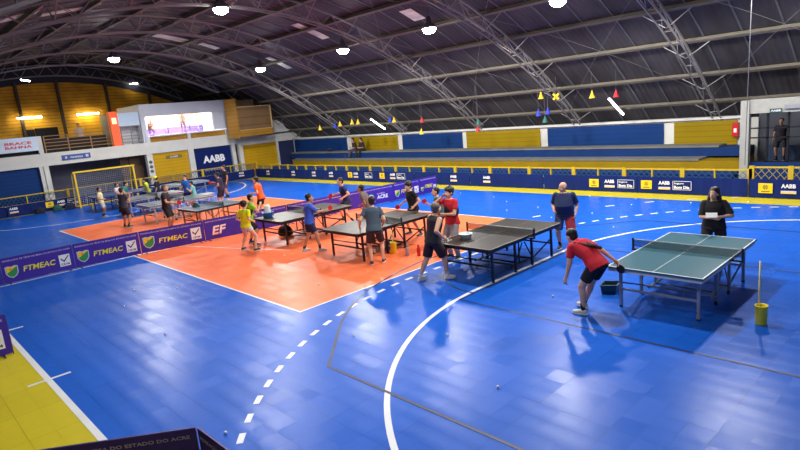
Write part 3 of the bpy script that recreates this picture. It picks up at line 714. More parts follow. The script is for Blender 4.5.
tube_lamp('small lamp on a bracket over the yellow gable wall, right of its middle', (-39.9, 14.2, 6.9), (-39.9, 14.7, 6.9))

# ------------------------------------------------------------------ folding court barriers
shadow_txt = pale_l
def cbtm(t, x, z, s):
    b = BM(); poly(b, [(0, 0), (s, 0), (s, s * 1.2), (0, s * 1.2)], (x, -.016, z), (1, 0, 0), (0, 0, 1), 0, .003); obj('emblem_plate', b, white_l, t)
    b = BM(); poly(b, [(.12 * s, .75 * s), (.42 * s, .42 * s), (.92 * s, 1.02 * s), (.85 * s, 1.08 * s), (.42 * s, .6 * s), (.2 * s, .85 * s)], (x, -.019, z), (1, 0, 0), (0, 0, 1), 0, .002); obj('check_mark', b, mat('print_navy_green', (20, 60, 70), .5, noise=0), t)
    text('lettering', 'CBTM', dark_l, t, (x + .12 * s, -.019, z + .1 * s), (1, 0, 0), (0, 0, 1), .76 * s, .2 * s, .02)
def shield(t, x, z, s):
    o = (x, -.016, z)
    sh = [(0, .95), (.25, 1.0), (.5, .93), (.75, 1.0), (1, .95), (.98, .4), (.8, .15), (.5, 0), (.2, .15), (.02, .4)]
    b = BM(); poly(b, [(a * s, c_ * s * 1.1) for a, c_ in sh], o, (1, 0, 0), (0, 0, 1), 0, .002); obj('emblem_border', b, pale_l, t)
    inn = [(.5 + (a - .5) * .86, .5 + (c_ - .5) * .86) for a, c_ in sh]
    b = BM(); poly(b, [(a * s, c_ * s * 1.1) for a, c_ in inn], o, (1, 0, 0), (0, 0, 1), .002, .004); obj('emblem', b, green_l, t)
    b = BM(); poly(b, [(a * s, c_ * s * 1.1) for a, c_ in ((.09, .9), (.26, .93), (.5, .87), (.72, .93), (.9, .9), (.1, .42))], o, (1, 0, 0), (0, 0, 1), .004, .006)
    obj('emblem_field', b, mat('print_gold', (235, 205, 40), .5, noise=0), t)
    b = BM(); poly(b, [(a * s, c_ * s * 1.1) for a, c_ in ((.3, .75), (.4, .6), (.55, .65), (.5, .8))], o, (1, 0, 0), (0, 0, 1), .006, .007); obj('emblem_star', b, orange_l, t)
def barrier(label, p, q, kind, h_=.70):
    p = Vector(p + (0,)); q = Vector(q + (0,)); d = q - p; Ln = d.length - .03; ang = math.atan2(d.y, d.x)
    t = thing('court_barrier', label, 'barrier', tuple(p), ang, 'purple court barriers')
    b = BM(); bx(b, .01, Ln, -.014, .014, .03, h_); obj('cloth_panel', b, purple, t)
    b = BM(); bx(b, 0, Ln + .01, -.01, .01, h_, h_ + .015)
    for x in (.0, Ln): bx(b, x, x + .015, -.01, .01, 0, h_)
    for x in (.12, Ln - .14): bx(b, x, x + .02, -.14, .14, 0, .02)
    obj('frame', b, mat('barrier_frame', (70, 55, 130), .4, .3, noise=0), t)
    text('lettering', 'FEDERAÇÃO DE TÊNIS DE MESA DO ESTADO DO ACRE', pale_l, t, (.05, -.015, h_ - .1), (1, 0, 0), (0, 0, 1), Ln - .1, .055, .012)
    k = Ln / 1.8
    if kind == 'F':
        shield(t, .07 * k, .14, .32 * k)
        text('lettering', 'FTMEAC', yel_l, t, (.50 * k, -.015, .25), (1, 0, 0), (0, 0, 1), .80 * k, .15, .018, shear=.18)
        cbtm(t, 1.42 * k, .15, .29 * k)
    elif kind == 'E':
        text('lettering', 'EF', white_l, t, (.24, -.016, .19), (1, 0, 0), (0, 0, 1), .42, .27, .015, shear=.25)
        text('lettering', 'EF', orange_l, t, (.22, -.015, .165), (1, 0, 0), (0, 0, 1), .42, .27, .015, shear=.25)
    elif kind == 'A':
        b = BM(); lathe(b, [(.17, 0), (.17, .004)], n=28); o = obj('emblem_disc', b, green_l, t); o.rotation_euler = (R(90), 0, 0); o.location = (Ln - 1.15, -.015, .3)
        b = BM(); lathe(b, [(.14, 0), (.14, .004), (.11, .004), (.11, 0)], n=28, closed=False); o = obj('emblem_ring', b, pale_l, t); o.rotation_euler = (R(90), 0, 0); o.location = (Ln - 1.15, -.019, .3)
        b = BM(); poly(b, [(-.06, -.03), (.0, .08), (.07, -.02), (0, -.07)], (Ln - 1.15, -.019, .3), (1, 0, 0), (0, 0, 1), 0, .003); obj('emblem', b, pale_l, t)
        text('lettering', 'ACRE', white_l, t, (Ln - .85, -.016, .22), (1, 0, 0), (0, 0, 1), .55, .15, .03)
        text('lettering', 'GOVERNO', pale_l, t, (Ln - .85, -.016, .4), (1, 0, 0), (0, 0, 1), .4, .05, .01)
BP = [(-18.16, .5), (-18.12, 2.3), (-18.1, 4.05), (-17.95, 5.85), (-17.62, 7.78), (-17.45, 9.3), (-17.28, 10.75), (-17.16, 12.6), (-17.05, 14.1), (-16.95, 15.65), (-16.85, 17.1), (-16.78, 18.1)]
BL = [('F', 'purple court barrier cut off by the left edge, emblem only'), ('F', 'purple court barrier with full lettering, nearest the left edge'), ('F', 'second full purple court barrier from the left, before the orange corner'),
      ('F', 'purple court barrier below the black-shirted man with the red paddle'), ('E', 'purple court barrier with the slanted white and orange initials'), ('N', 'purple court barrier behind the yellow-shirted child'),
      ('N', 'purple court barrier behind the near end of the third table'), ('N', 'purple court barrier behind the blue-shirted player'), ('A', 'purple court barrier with the round green emblem'),
      ('F', 'purple court barrier with shield behind the black-shirted player'), ('F', 'last purple court barrier at the far end of the row')]
BL = BL[:11]
for i, (k, lb) in enumerate(BL): barrier(lb, BP[i], BP[i + 1], k)
barrier('dark purple court barrier in the left foreground, with lettering along its top', (-6.45, .35), (-5.27, 1.93), 'N', .73)
barrier('dark purple court barrier at the bottom edge, turning away from the lettered one', (-5.25, 1.93), (-3.45, 1.95), 'N', .73)
barrier('purple court barrier whose end with the tick emblem shows at the left edge', (-11.92, -.4), (-11.86, 1.42), 'F', .73)

# ------------------------------------------------------------------ table tennis tables
net_m = mat('net_mesh', (30, 34, 40), .8, noise=0, alpha=.42)
def table(label, cx, cy_, rz, top, edge, leg, white_edge=True, L2=1.37, group='table tennis tables', sim=False, wheels=True):
    t = thing('table_tennis_table', label, 'table', (cx, cy_, 0), R(rz), group)
    W2, H = .7625, .76; fl = L2 / 1.37
    for s in (-1, 1):
        b = BM(); bx(b, -W2, W2, min(.006 * s, L2 * s), max(.006 * s, L2 * s), H - .028, H); obj('tabletop', b, top, t, bevel=.003)
    b = BM()
    for s in (-1, 1):
        bx(b, s * (W2 - .02) - .01, s * (W2 - .02) + .01, -L2 + .01, L2 - .01, H, H + .0015)
        bx(b, -W2 + .01, W2 - .01, s * (L2 - .02) - .01, s * (L2 - .02) + .01, H, H + .0015)
    bx(b, -.004, .004, -L2 + .03, L2 - .03, H, H + .0015)
    obj('line_marking', b, line_w if white_edge else mat('faded_line', (150, 130, 110), .6, noise=0), t)
    b = BM()
    for s in (-1, 1):
        bx(b, -W2 + .03, W2 - .03, s * (L2 - .04) - .012, s * (L2 - .04) + .012, H - .085, H - .028)
        bx(b, -W2 + .03, W2 - .03, s * .05 - .012, s * .05 + .012, H - .085, H - .028)
        for sx in (-1, 1): bx(b, sx * (W2 - .035) - .012, sx * (W2 - .035) + .012, s * .05, s * (L2 - .04), H - .085, H - .028)
    obj('apron', b, edge, t)
    for s in (-1, 1):
        for yy in (1.13 * fl, .32):
            for sx in (-1, 1):
                if yy == .32 and sim: continue
                b = BM(); bx(b, sx * .62 - .022, sx * .62 + .022, s * yy - .022, s * yy + .022, 0.015 if yy > .5 else .07, H - .03)
                lg = obj('leg', b, leg, t)
                b = BM()
                if yy > .5: lathe(b, [(.03, 0), (.03, .03)], c=(sx * .62, s * yy, 0), n=10); obj('foot', b, rubber, lg)
                else:
                    tube(b, (sx * .62 - .015, s * yy, .04), (sx * .62 + .015, s * yy, .04), .04, n=12); obj('wheel', b, rubber, lg)
        b = BM()
        bx(b, -.62, .62, s * 1.13 * fl - .015, s * 1.13 * fl + .015, .30, .335)
        if not sim:
            bx(b, -.62, .62, s * .32 - .015, s * .32 + .015, .14, .17)
            for sx in (-1, 1): bar(b, (sx * .62, s * 1.1 * fl, .42), (sx * .62, s * .34, .16), .025, .025); bar(b, (sx * .62, s * .34, .16), (sx * .62, s * .04, .6), .02, .02)
        obj('brace', b, leg, t)
    if wheels:
        b = BM()
        for sx in (-1, 1): bx(b, sx * .5 - .02, sx * .5 + .02, -.3, .3, .1, .13); bx(b, sx * .5 - .012, sx * .5 + .012, -.012, .012, .1, H - .09)
        bx(b, -.52, .52, -.015, .015, .1, .13); obj('undercarriage', b, leg, t)
    n_ = thing_part('net', t)
    b = BM(); bx(b, -.915, .915, -.003, .003, H + .005, H + .14); obj('mesh', b, net_m, n_)
    b = BM(); bx(b, -.915, .915, -.005, .005, H + .135, H + .152); obj('tape', b, mat('net_tape', (195, 200, 200), .6, noise=0), n_)
    for s in (-1, 1):
        b = BM(); bx(b, s * .905 - .015, s * .905 + .015, -.015, .015, H - .05, H + .165); bx(b, min(s * .74, s * .92), max(s * .74, s * .92), -.03, .03, H - .06, H - .035); obj('net_post', b, black_m, n_)
    return t
def thing_part(name, parent):
    o = bpy.data.objects.new(name, None); C.objects.link(o); o.parent = parent; return o
green_t = mat('table_green', (54, 100, 116), .32, noise=.05, nscale=2, spec=.5)
dark_t = mat('table_dark', (46, 44, 42), .42, noise=.12, nscale=2, spec=.35)
slate_t = mat('table_slate', (78, 100, 118), .35, noise=.06, nscale=2)
bluet = mat('table_blue', (40, 70, 120), .35, noise=.06, nscale=2)
table('green table with white edge lines and grey legs, nearest the right', -3.63, 10.1, 0.2, green_t, mat('apron_pale', (205, 205, 200), .5, noise=0), grey_m)
table('black table with a white tub on it, second from the right', -7.55, 10.05, .5, dark_t, black_m, black_m, False)
table('black table in the middle, with the yellow bucket beside it', -11.38, 9.85, .2, dark_t, black_m, black_m, False)
table('black table with a blue basin on its near end, on the orange floor', -15.0, 9.93, .5, dark_t, black_m, black_m, False)
table('slate-blue table just behind the purple barriers, below the dark-shirted man', -20.4, 9.42, 3, slate_t, black_m, mat('leg_tan', (140, 110, 90), .5, .2, noise=0), L2=1.0)
table('slate-blue table behind the black-shirted man with the red paddle', -23.9, 9.5, 0, slate_t, grey_m, grey_m)
table('blue table third behind the barriers, in front of the yellow-shirted players', -27.4, 9.75, 0, slate_t, grey_m, grey_m)
table('dark blue table farthest left, in front of the goal', -31.0, 9.6, 0, bluet, mat('blue_frame', (30, 60, 120), .5, .2), mat('blue_frame', (30, 60, 120), .5, .2))
table('blue table at the back left, farthest from the orange floor', -31.0, 12.75, 0, slate_t, grey_m, grey_m)

# ------------------------------------------------------------------ small things
def lathe_thing(name, label, cat, loc, parts, group=None):
    t = thing(name, label, cat, loc, group=group)
    for pn, prof, m in parts:
        b = BM(); lathe(b, prof, n=24); obj(pn, b, m, t, smooth=True)
    return t
yb = mat('bucket_yellow', (235, 215, 40), .4, noise=.04)
for lb, x, y in (('yellow bucket holding a pale upright stick, at the right edge', -2.24, 9.3), ('yellow bucket with a thin stick beside the middle black table', -10.62, 9.62)):
    t = lathe_thing('bucket', lb, 'bucket', (x, y, 0), [('shell', [(.07, 0), (.078, .01), (.084, .28), (.09, .29), (.09, .3), (.078, .3), (.074, .28), (.066, .02)], yb)], 'yellow buckets with sticks')
    st = BM(); tube(st, (0, 0, 0), (.0, .0, .95 if x > -5 else .6), .013, n=8)
    single('stick', st, mat('stick_pale', (225, 210, 130), .5, noise=0), ('pale upright stick standing in the yellow bucket at the right edge' if x > -5 else 'thin pale stick standing in the yellow bucket by the middle table'), 'stick', (x - .04, y + .02, .022), smooth=True)
t = lathe_thing('tub', 'round white plastic tub on the near end of a black table', 'tub', (-7.85, 9.25, .762), [('bowl', [(.10, 0), (.115, .005), (.135, .1), (.15, .105), (.155, .12), (.14, .12), (.125, .1), (.1, .01)], mat('tub_white', (215, 228, 235), .4, noise=0))])
for k, (dx, dy, dz) in enumerate(((0, 0, .055), (.04, .03, .055), (-.05, .02, .055), (.0, -.05, .055), (.05, -.03, .055), (-.03, .05, .07))):
    b = BM(); ell(b, (0, 0, 0), (.02, .02, .02), seg=12, rings=8); single('ball', b, mat('ball_white', (240, 240, 235), .4, noise=0), 'small white ball inside the white tub on the black table', 'ball', (-7.85 + dx, 9.25 + dy, .79), group='balls in the white tub', smooth=True)
# teal crate
t = thing('crate', 'dark teal plastic tub on the blue floor behind the bending player', 'tub', (-4.72, 9.55, 0), R(20))
crm = mat('crate_teal', (20, 72, 92), .5, noise=.05)
b = BM(); loft(b, [((0, 0, z), Vector((1, 0, 0)), Vector((0, 1, 0)), rx * 1.2, ry * 1.2) for z, rx, ry in ((0, .16, .11), (.16, .19, .14), (.165, .205, .155), (.175, .205, .155), (.175, .18, .13), (.02, .15, .1))], 4); obj('shell', b, crm, t); t.rotation_euler = (0, 0, R(65))
# blue basin with towel on fourth table
t = lathe_thing('basin', 'blue plastic basin on the near left end of the fourth table', 'basin', (-15.35, 8.85, .762), [('bowl', [(.12, 0), (.14, .01), (.18, .16), (.19, .17), (.175, .17), (.13, .02)], mat('basin_blue', (50, 110, 185), .4, noise=0))])
b = BM(); lathe(b, [(.07, .0), (.1, .08), (.09, .2), (.1, .3), (.07, .36), (.02, .37)], n=14); single('towel', b, mat('towel_white', (228, 228, 222), .9, noise=.05), 'crumpled white towel standing in the blue basin', 'towel', (-15.37, 8.87, .79), smooth=True)
def bottle(lb, x, y, col, capc):
    lathe_thing('water_bottle', lb, 'bottle', (x, y, 0), [('body', [(.04, 0), (.045, .01), (.045, .17), (.042, .2), (.022, .235), (.02, .25)], mat('bottle_' + lb.split()[0], col, .3, noise=0)), ('bottle_cap', [(.024, .25), (.024, .275), (.012, .285), (.012, .3)], mat('cap_' + lb.split()[0], capc, .4, noise=0))])
bottle('grey sports bottle on the orange floor, left of the red one', -10.12, 9.62, (150, 140, 150), (120, 120, 130))
bottle('red sports bottle on the orange floor by the black table', -9.85, 9.76, (190, 20, 36), (150, 15, 25))
def bag(lb, x, y, s, col, rz=0, name='sports_bag'):
    t = thing(name, lb, 'bag', (x, y, 0), R(rz))
    b = BM(); ell(b, (0, 0, s * .42), (s * .6, s * .36, s * .4), seg=16, rings=10); box(b, (0, 0, s * .2), (s * 1.0, s * .6, s * .36))
    o = obj('body', b, mat('bag_' + lb.split()[0] + lb.split()[1], col, .8, noise=.15), t, smooth=True); md = o.modifiers.new('r', 'REMESH'); md.mode = 'VOXEL'; md.voxel_size = s * .06; md.use_smooth_shade = True
    b = BM(); pts = [(-.3 * s + .6 * s * k / 8, 0, s * (.78 + .16 * math.sin(PI * k / 8))) for k in range(9)]
    for p, q in zip(pts, pts[1:]): tube(b, p, q, s * .03, n=6)
    obj('handle', b, rubber, t)
bag('black backpack lying under the near end of the fourth table', -15.7, 9.6, .42, (28, 26, 34), 20, 'backpack')
bag('grey striped bag on the floor behind the grey-shirted player', -11.1, 9.75, .32, (110, 110, 130), 40)
bag('dark blue bag on the floor at the end wall, left of the goal', -34.3, 7.95, .45, (24, 28, 60), 80)
bag('green sports bag by the blue end-wall banner', -34.5, 7.4, .4, (30, 80, 70), 90)
bag('black sports bag by the blue end-wall banner, left of the green one', -34.5, 6.6, .4, (22, 24, 40), 90)
t = thing('bench', 'low yellow bench in front of the goal', 'bench', (-32.6, 9.2, 0), R(90))
b = BM(); bx(b, -.75, .75, -.14, .14, .24, .28); obj('seat', b, gm_y, t)
for s in (-1, 1): b = BM(); bx(b, s * .62 - .03, s * .62 + .03, -.12, .12, 0, .24); obj('leg', b, gm_y, t)
# small white table
t = thing('side_table', 'small white square table behind the slate tables', 'table', (-24.65, 11.3, 0))
b = BM(); bx(b, -.3, .3, -.22, .22, .68, .72); obj('tabletop', b, white, t, bevel=.01)
for sx in (-1, 1):
    for s in (-1, 1): b = BM(); tube(b, (sx * .26, s * .18, 0), (sx * .26, s * .18, .68), .018, n=6); obj('leg', b, white, t)
# score flip board on table
b = BM(); poly(b, [(-.1, 0), (.1, 0), (0, .15)], (-.15, 0, 0), (0, 1, 0), (0, 0, 1), 0, .3); single('score_board', b, mat('score_green', (20, 60, 60), .5, noise=0), 'dark green score stand on the slate table behind the barriers', 'score board', (-20.55, 8.9, .765))
b = BM(); lathe(b, [(.05, 0), (.06, .02), (.055, .18), (.03, .24), (.025, .3)], n=12); single('water_bottle', b, mat('bottle_w', (225, 230, 230), .4, noise=0), 'white bottle standing on the floor near the black-shirted bystander', 'bottle', (-27.4, 13.3, 0), smooth=True)
# balls on the floor
ballm = MATS['ball_white']
me_b = None
BALLS = [(-5.46, 8.79, 'just left of the bending player\'s feet'), (-10.26, 3.48, 'on the blue floor in the left foreground, near the glossy patch'), (-6.17, 2.58, 'just above the foreground barrier corner'), (-7.21, 5.45, 'beside the dark curved line'), (-5.89, 6.33, 'inside the big white arc, right of the shadow'), (-4.22, 5.41, 'in the middle of the empty blue foreground'),
         (-13.9, 4.2, None), (-12.8, 3.6, None), (-13.1, 4.9, None), (-10.5, 16.2, None), (-9.8, 17.0, None), (-8.4, 15.9, None), (-7.9, 17.5, None), (-12.2, 16.8, None), (-13.3, 17.5, None), (-14.5, 16.2, None), (-11.2, 15.4, None), (-16.2, 15.9, None), (-5.9, 14.6, None), (-5.2, 16.8, None), (-7.0, 14.4, None), (-9.2, 14.9, None), (-6.4, 18.3, None), (-3.3, 18.4, None), (-2.9, 16.9, None), (-9.9, 18.6, None), (-15.3, 17.9, None), (-8.2, 18.5, None), (-5.0, 18.9, None), (-9.7, 11.5, None), (-13.3, 8.0, None), (-10.2, 6.9, None)]
for x, y, lb in BALLS:
    if me_b is None:
        b = BM(); ell(b, (0, 0, 0), (.02, .02, .02), seg=14, rings=9); o = obj('ball', b, ballm, smooth=True); me_b = o.data
    else:
        o = bpy.data.objects.new('ball', me_b); C.objects.link(o)
    o.location = (x, y, .0202); far = y > 14
    tag(o, 'small white ball ' + (lb if lb else ('lying loose on the far blue floor beyond the tables' if far else 'lying loose on the near floor left of the centre')), 'ball', 'balls strewn on the floor')
# paper decorations hung under the far roof
decs = [(-13.25, 'y', 3.62), (-12.55, 's', 3.53), (-10.99, 'y', 3.48), (-10.03, 'r', 3.44), (-12.95, 'b', 2.98), (-13.4, 'b', 2.93), (-16.6, 'g', 2.72), (-16.65, 'r', 2.4), (-13.1, 'g', 2.65), (-20.15, 'r', 2.98), (-20.25, 'y', 2.4), (-26.82, 'y', 3.08), (-27.3, 'b', 3.02), (-28.83, 'y', 2.93), (-22.5, 'b', 3.12), (-25.69, 'y', 3.14), (-25.16, 'y', 3.12), (-22.19, 'y', 3.08)]
dc = {'y': ('yellow', (240, 205, 50)), 's': ('yellow star', (235, 200, 40)), 'r': ('red', (190, 40, 50)), 'b': ('blue', (40, 60, 190)), 'g': ('green', (50, 110, 100))}
wh = {-13.25: 'left of the star', -10.99: 'between the star and the red one', -10.03: 'beside the bright tube lamp', -12.95: 'right of two below the star', -13.4: 'left of two below the star', -16.6: 'above a yellow bleacher panel', -16.65: 'just under the green one', -13.1: 'just above the right blue bleacher panel', -20.15: 'right of the far tube lamp', -20.25: 'just under the red one', -22.19: 'touching the far tube lamp on its right', -22.5: 'hidden close to the far tube lamp', -28.83: 'farthest left', -27.3: 'above the seated spectators', -26.82: 'second yellow one from the left', -25.69: 'left of two beside the far tube lamp', -25.16: 'right of two beside the far tube lamp', -12.55: 'over a truss foot'}
for x, k, z in decs:
    nm, cl = dc[k]; z += .05; y0 = 21.0
    t = thing('paper_ornament', 'small %s paper ornament hanging under the roof, %s' % (nm, wh[x]), 'ornament', (x, y0, z), R(random.uniform(0, 90)), 'hanging paper ornaments')
    b = BM()
    if k == 's':
        for a in (0, 90): poly(b, [(-.16, -.04), (.16, -.04), (.16, .04), (-.16, .04)], (0, 0, 0), (math.cos(R(a + 45)), 0, math.sin(R(a + 45))), (-math.sin(R(a + 45)), 0, math.cos(R(a + 45))), -.03, .03)
    else: lathe(b, [(.12, -.13), (.11, -.1), (.05, .04), (.015, .16)], n=8)
    obj('body', b, mat('paper_' + nm, cl, .6, noise=0), t)
    b = BM(); tube(b, (0, 0, .14), (0, 0, ztop(y0) - z - .1), .004, n=4); obj('string', b, mat('string', (120, 120, 120), .8, noise=0), t)
# ------------------------------------------------------------------ people
skin_a = mat('skin_tan', (216, 166, 136), .55, noise=.04)
skin_b = mat('skin_brown', (188, 138, 108), .55, noise=.04)
hair_k = mat('hair_black', (20, 17, 17), .5, noise=.3, nscale=40)
hair_g = mat('hair_grey_brown', (92, 80, 72), .6, noise=.3, nscale=40)
eye_w = mat('eye_white', (225, 222, 215), .3, noise=0); eye_d = mat('eye_dark', (25, 18, 14), .3, noise=0)
lip = mat('lips', (150, 78, 70), .5, noise=0)
sole = mat('sole_white', (215, 215, 210), .6, noise=0)
pad_red = mat('paddle_red', (205, 28, 48), .5, noise=0); pad_blk = mat('paddle_black', (28, 22, 26), .5, noise=0); wood = mat('paddle_wood', (180, 130, 80), .5, noise=0)
def RX_(a): return Matrix.Rotation(a, 3, 'X')
def RY_(a): return Matrix.Rotation(a, 3, 'Y')
def RZ_(a): return Matrix.Rotation(a, 3, 'Z')
def two(a, t, l1, l2, pole):
    a = Vector(a); t = Vector(t); d = t - a; D = min(d.length, (l1 + l2) * .995); D = max(D, abs(l1 - l2) + .02); dn = d.normalized()
    x = (l1 * l1 - l2 * l2 + D * D) / (2 * D); hgt = math.sqrt(max(l1 * l1 - x * x, 0))
    p = Vector(pole); p = (p - dn * p.dot(dn)); p = p.normalized() if p.length > 1e-4 else Vector((0, 1, 0))
    return a + dn * x + p * hgt, a + dn * D
def remesh(o, vox, sm=4):
    md = o.modifiers.new('r', 'REMESH'); md.mode = 'VOXEL'; md.voxel_size = vox; md.use_smooth_shade = True
    ms = o.modifiers.new('s', 'SMOOTH'); ms.factor = .5; ms.iterations = sm
def person(label, x, y, face, H=1.72, lean=0, side=0, twist=0, drop=0.0, hand_r=(.26, .05, -.55), hand_l=(-.26, .05, -.55), foot_r=(.13, 0, 0), foot_l=(-.13, 0, 0),
           fr_yaw=-12, fl_yaw=12, head=(0, 0), skin=skin_a, hair='short', hairm=None, shirt=(90, 90, 90), sleeve=.62, shorts=(30, 30, 36), short_len=.85, shoe=(40, 40, 45), sock=(40, 40, 40), belly=0.0, build=1.12,
           vox=.0105, hip_off=(0, 0), elbow_r=(.4, -1, -.3), elbow_l=(-.4, -1, -.3), z=0.0, knee=(0, 1, 0), female=False, shirt_low=.0, paddle=None, stripe=None, cap_c=None, grip_r=.5, grip_l=.5, trousers=False, plab=None, leg_panel=None):
    k = H / 1.75
    bmB = BM()
    pel = Vector((hip_off[0], hip_off[1], .93 - drop))
    R1 = RZ_(R(twist) * .4) @ RX_(-R(lean) * .55) @ RY_(R(side) * .5); R2 = RZ_(R(twist)) @ RX_(-R(lean)) @ RY_(R(side))
    p1 = pel + R1 @ Vector((0, 0, .21)); p2 = p1 + R2 @ Vector((0, 0, .28)); p3 = p2 + R2 @ Vector((0, .01, .07))
    Rh = R2 @ RZ_(R(head[1])) @ RX_(R(lean) * .45 + R(head[0]))
    hc = p3 + Rh @ Vector((0, .025, .112)); Rh = Rh * 1.1
    w_ = build; X = Vector((1, 0, 0)); Y = Vector((0, 1, 0))
    sw = .165 if not female else .145
    def torso(g, lo=0, bl=0):
        rs = []
        A = [(pel + R1 @ Vector((0, 0, -.10)), R1, .135, .105), (pel, R1, .162, .115), (pel + R1 @ Vector((0, .01, .10)), R1, .145 + bl * .25, .10 + bl * .5), (p1 + (R2 @ Vector((0, .015 + bl * .2, 0))), R2, .142 + bl * .3, .10 + bl), (p1 + R2 @ Vector((0, .012, .12)), R2, .16, .113 + bl * .4), (p1 + R2 @ Vector((0, 0, .21)), R2, sw + .005, .108), (p2 + R2 @ Vector((0, 0, -.005)), R2, sw - .02, .08), (p2 + R2 @ Vector((0, 0, .035)), R2, .075, .065)]
        for c_, Q, rx, ry in A[lo:]: rs.append((c_, Q @ X, Q @ Y, (rx + g) * w_, (ry + g) * w_))
        return rs
    loft(bmB, torso(0, bl=belly), 18)
    cap(bmB, p2 + R2 @ Vector((0, -.005, 0)), hc + Rh @ Vector((0, -.02, -.08)), .056 * w_, .05, 12)
    # head: cranium, face, jaw, nose, ears
    ell(bmB, hc + Rh @ Vector((0, -.01, .025)), (.075, .092, .09), Rh)
    ell(bmB, hc + Rh @ Vector((0, .022, -.035)), (.058, .066, .078), Rh)
    ell(bmB, hc + Rh @ Vector((0, .045, -.085)), (.032, .034, .026), Rh)
    cap(bmB, hc + Rh @ Vector((0, .083, .01)), hc + Rh @ Vector((0, .103, -.022)), .009, .014, 8)
    for s in (-1, 1): ell(bmB, hc + Rh @ Vector((s * .077, -.01, -.01)), (.012, .02, .032), Rh, 10, 6)
    limbs = {}
    for s, hd, ep, gp in ((1, hand_r, elbow_r, grip_r), (-1, hand_l, elbow_l, grip_l)):
        sh = p2 + R2 @ Vector((s * sw * w_, 0, -.03))
        tgt = Vector(hd) + Vector((0, 0, p2.z if len(hd) == 3 else 0)) if len(hd) == 3 else Vector(hd[:3])
        el, wr = two(sh, tgt, .29, .25, ep)
        cap(bmB, sh, el, .052 * w_, .039 * w_); cap(bmB, el, wr, .040 * w_, .026)
        d = (wr - el).normalized(); pn = Vector((-s, 0, 0)); pn = (pn - d * pn.dot(d)).normalized() if abs(pn.dot(d)) < .95 else frame_of(d)[0]
        sd = d.cross(pn)
        if sd.dot(Vector((0, 1, 0))) < 0 and abs(d.z) > .5: sd = -sd
        pc = wr + d * .045
        # palm
        loft(bmB, [(wr - d * .01, sd, pn, .026, .02), (wr + d * .03, sd, pn, .036, .016), (wr + d * .085, sd, pn, .040, .014)], 10)
        for f, (off, ln) in enumerate(((.031, .072), (.0105, .08), (-.0105, .075), (-.031, .06))):
            b0 = wr + d * .078 + sd * off; cu = gp * (.9 + .1 * f)
            d1 = (d * math.cos(cu) + pn * math.sin(cu)); d2 = (d * math.cos(cu * 2.1) + pn * math.sin(cu * 2.1))
            m1 = b0 + d1 * ln * .52; cap(bmB, b0, m1, .0098, .009, 8); cap(bmB, m1, m1 + d2 * ln * .48, .009, .0078, 8)
        b0 = wr + d * .025 + sd * .03; m1 = b0 + (d * .6 + sd * .7 + pn * .35).normalized() * .038; cap(bmB, b0, m1, .012, .010, 8); cap(bmB, m1, m1 + (d * .8 + sd * .25 + pn * .55).normalized() * .03, .010, .008, 8)
        limbs['a%d' % s] = (sh, el, wr, d, pn, sd, pc)
    for s, ft, yw in ((1, foot_r, fr_yaw), (-1, foot_l, fl_yaw)):
        hip = pel + R1 @ Vector((s * .085 * w_, 0, -.04))
        fx, fy, fz = ft; Fy = RZ_(R(yw)); an = Vector((fx, fy, fz + .085))
        kn, an2 = two(hip, an, .43, .42, Fy @ Vector(knee) + Vector((s * .1, 0, 0)))
        cap(bmB, hip, kn, .082 * w_, .054 * w_, 14)
        q = kn + (an2 - kn) * .3 + (Fy @ Vector((0, -.012, 0)))
        cap(bmB, kn, q, .053 * w_, .054 * w_, 12); cap(bmB, q, an2, .053 * w_, .034, 12)
        cap(bmB, an2 + Vector((0, 0, -.03)), an2 + Fy @ Vector((0, .12, -.055)), .033, .026, 10)
        limbs['l%d' % s] = (hip, kn, an2, Fy)
    o = obj('person', bmB, skin, smooth=True); remesh(o, vox, 3); tag(o, label, 'person')
    def put(bm_, name, m, vx=None, par=o, sm=3):
        q = obj(name, bm_, m, par, smooth=True)
        if vx: remesh(q, vx, sm)
        return q
    nm = lambda c_: 'cloth_%d_%d_%d' % tuple(c_)
    # shirt
    b = BM(); rs = torso(.019, 1, belly); low = pel + R1 @ Vector((0, 0, -.075 - shirt_low))
    rs = [(low, R1 @ X, R1 @ Y, .190 * w_, .146 * w_)] + rs; loft(b, rs, 20)
    for s in (-1, 1):
        sh, el = limbs['a%d' % s][:2]
        if sleeve > .05:
            e = sh + (el - sh) * sleeve; x_, y_, d_ = frame_of(el - sh)
            cap(b, sh + R2 @ Vector((-s * .012, 0, .0)), sh + (el - sh) * .25, .066 * w_, .061 * w_, 12)
            loft(b, [(sh, x_, y_, .056 * w_, .056 * w_), (e, x_, y_, .06 * w_, .06 * w_)], 12)
    so = put(b, 'shirt', mat(nm(shirt), shirt, .85, noise=.12, nscale=5), max(vox, .011))
    if stripe:
        b = BM()
        for kind in stripe[1]:
            if kind == 'back': ell(b, p1 + R2 @ Vector((.02, -.10 * w_, .06)), (.13, .055, .15), R2)
            if kind == 'spine':
                cap(b, p1 + R2 @ Vector((.1, -.118 * w_, -.1)), p2 + R2 @ Vector((-.06, -.075 * w_, -.04)), .032, .045); cap(b, p1 + R2 @ Vector((-.02, -.122 * w_, -.0)), p2 + R2 @ Vector((-.14, -.06 * w_, -.05)), .03, .04)
            if kind == 'shoulders':
                for s in (-1, 1): ell(b, p2 + R2 @ Vector((s * .14, 0, -.02)), (.075, .085, .055), R2)
            if kind == 'front': ell(b, p1 + R2 @ Vector((0, .085 * w_ + belly * .4, .05)), (.115, .08, .17), R2)
            if kind == 'sides':
                for s in (-1, 1): ell(b, p1 + R2 @ Vector((s * .135 * w_, 0, .05)), (.055, .10, .16), R2)
        put(b, 'shirt_panel', mat(nm(stripe[0]), stripe[0], .85, noise=.1), max(vox, .011))
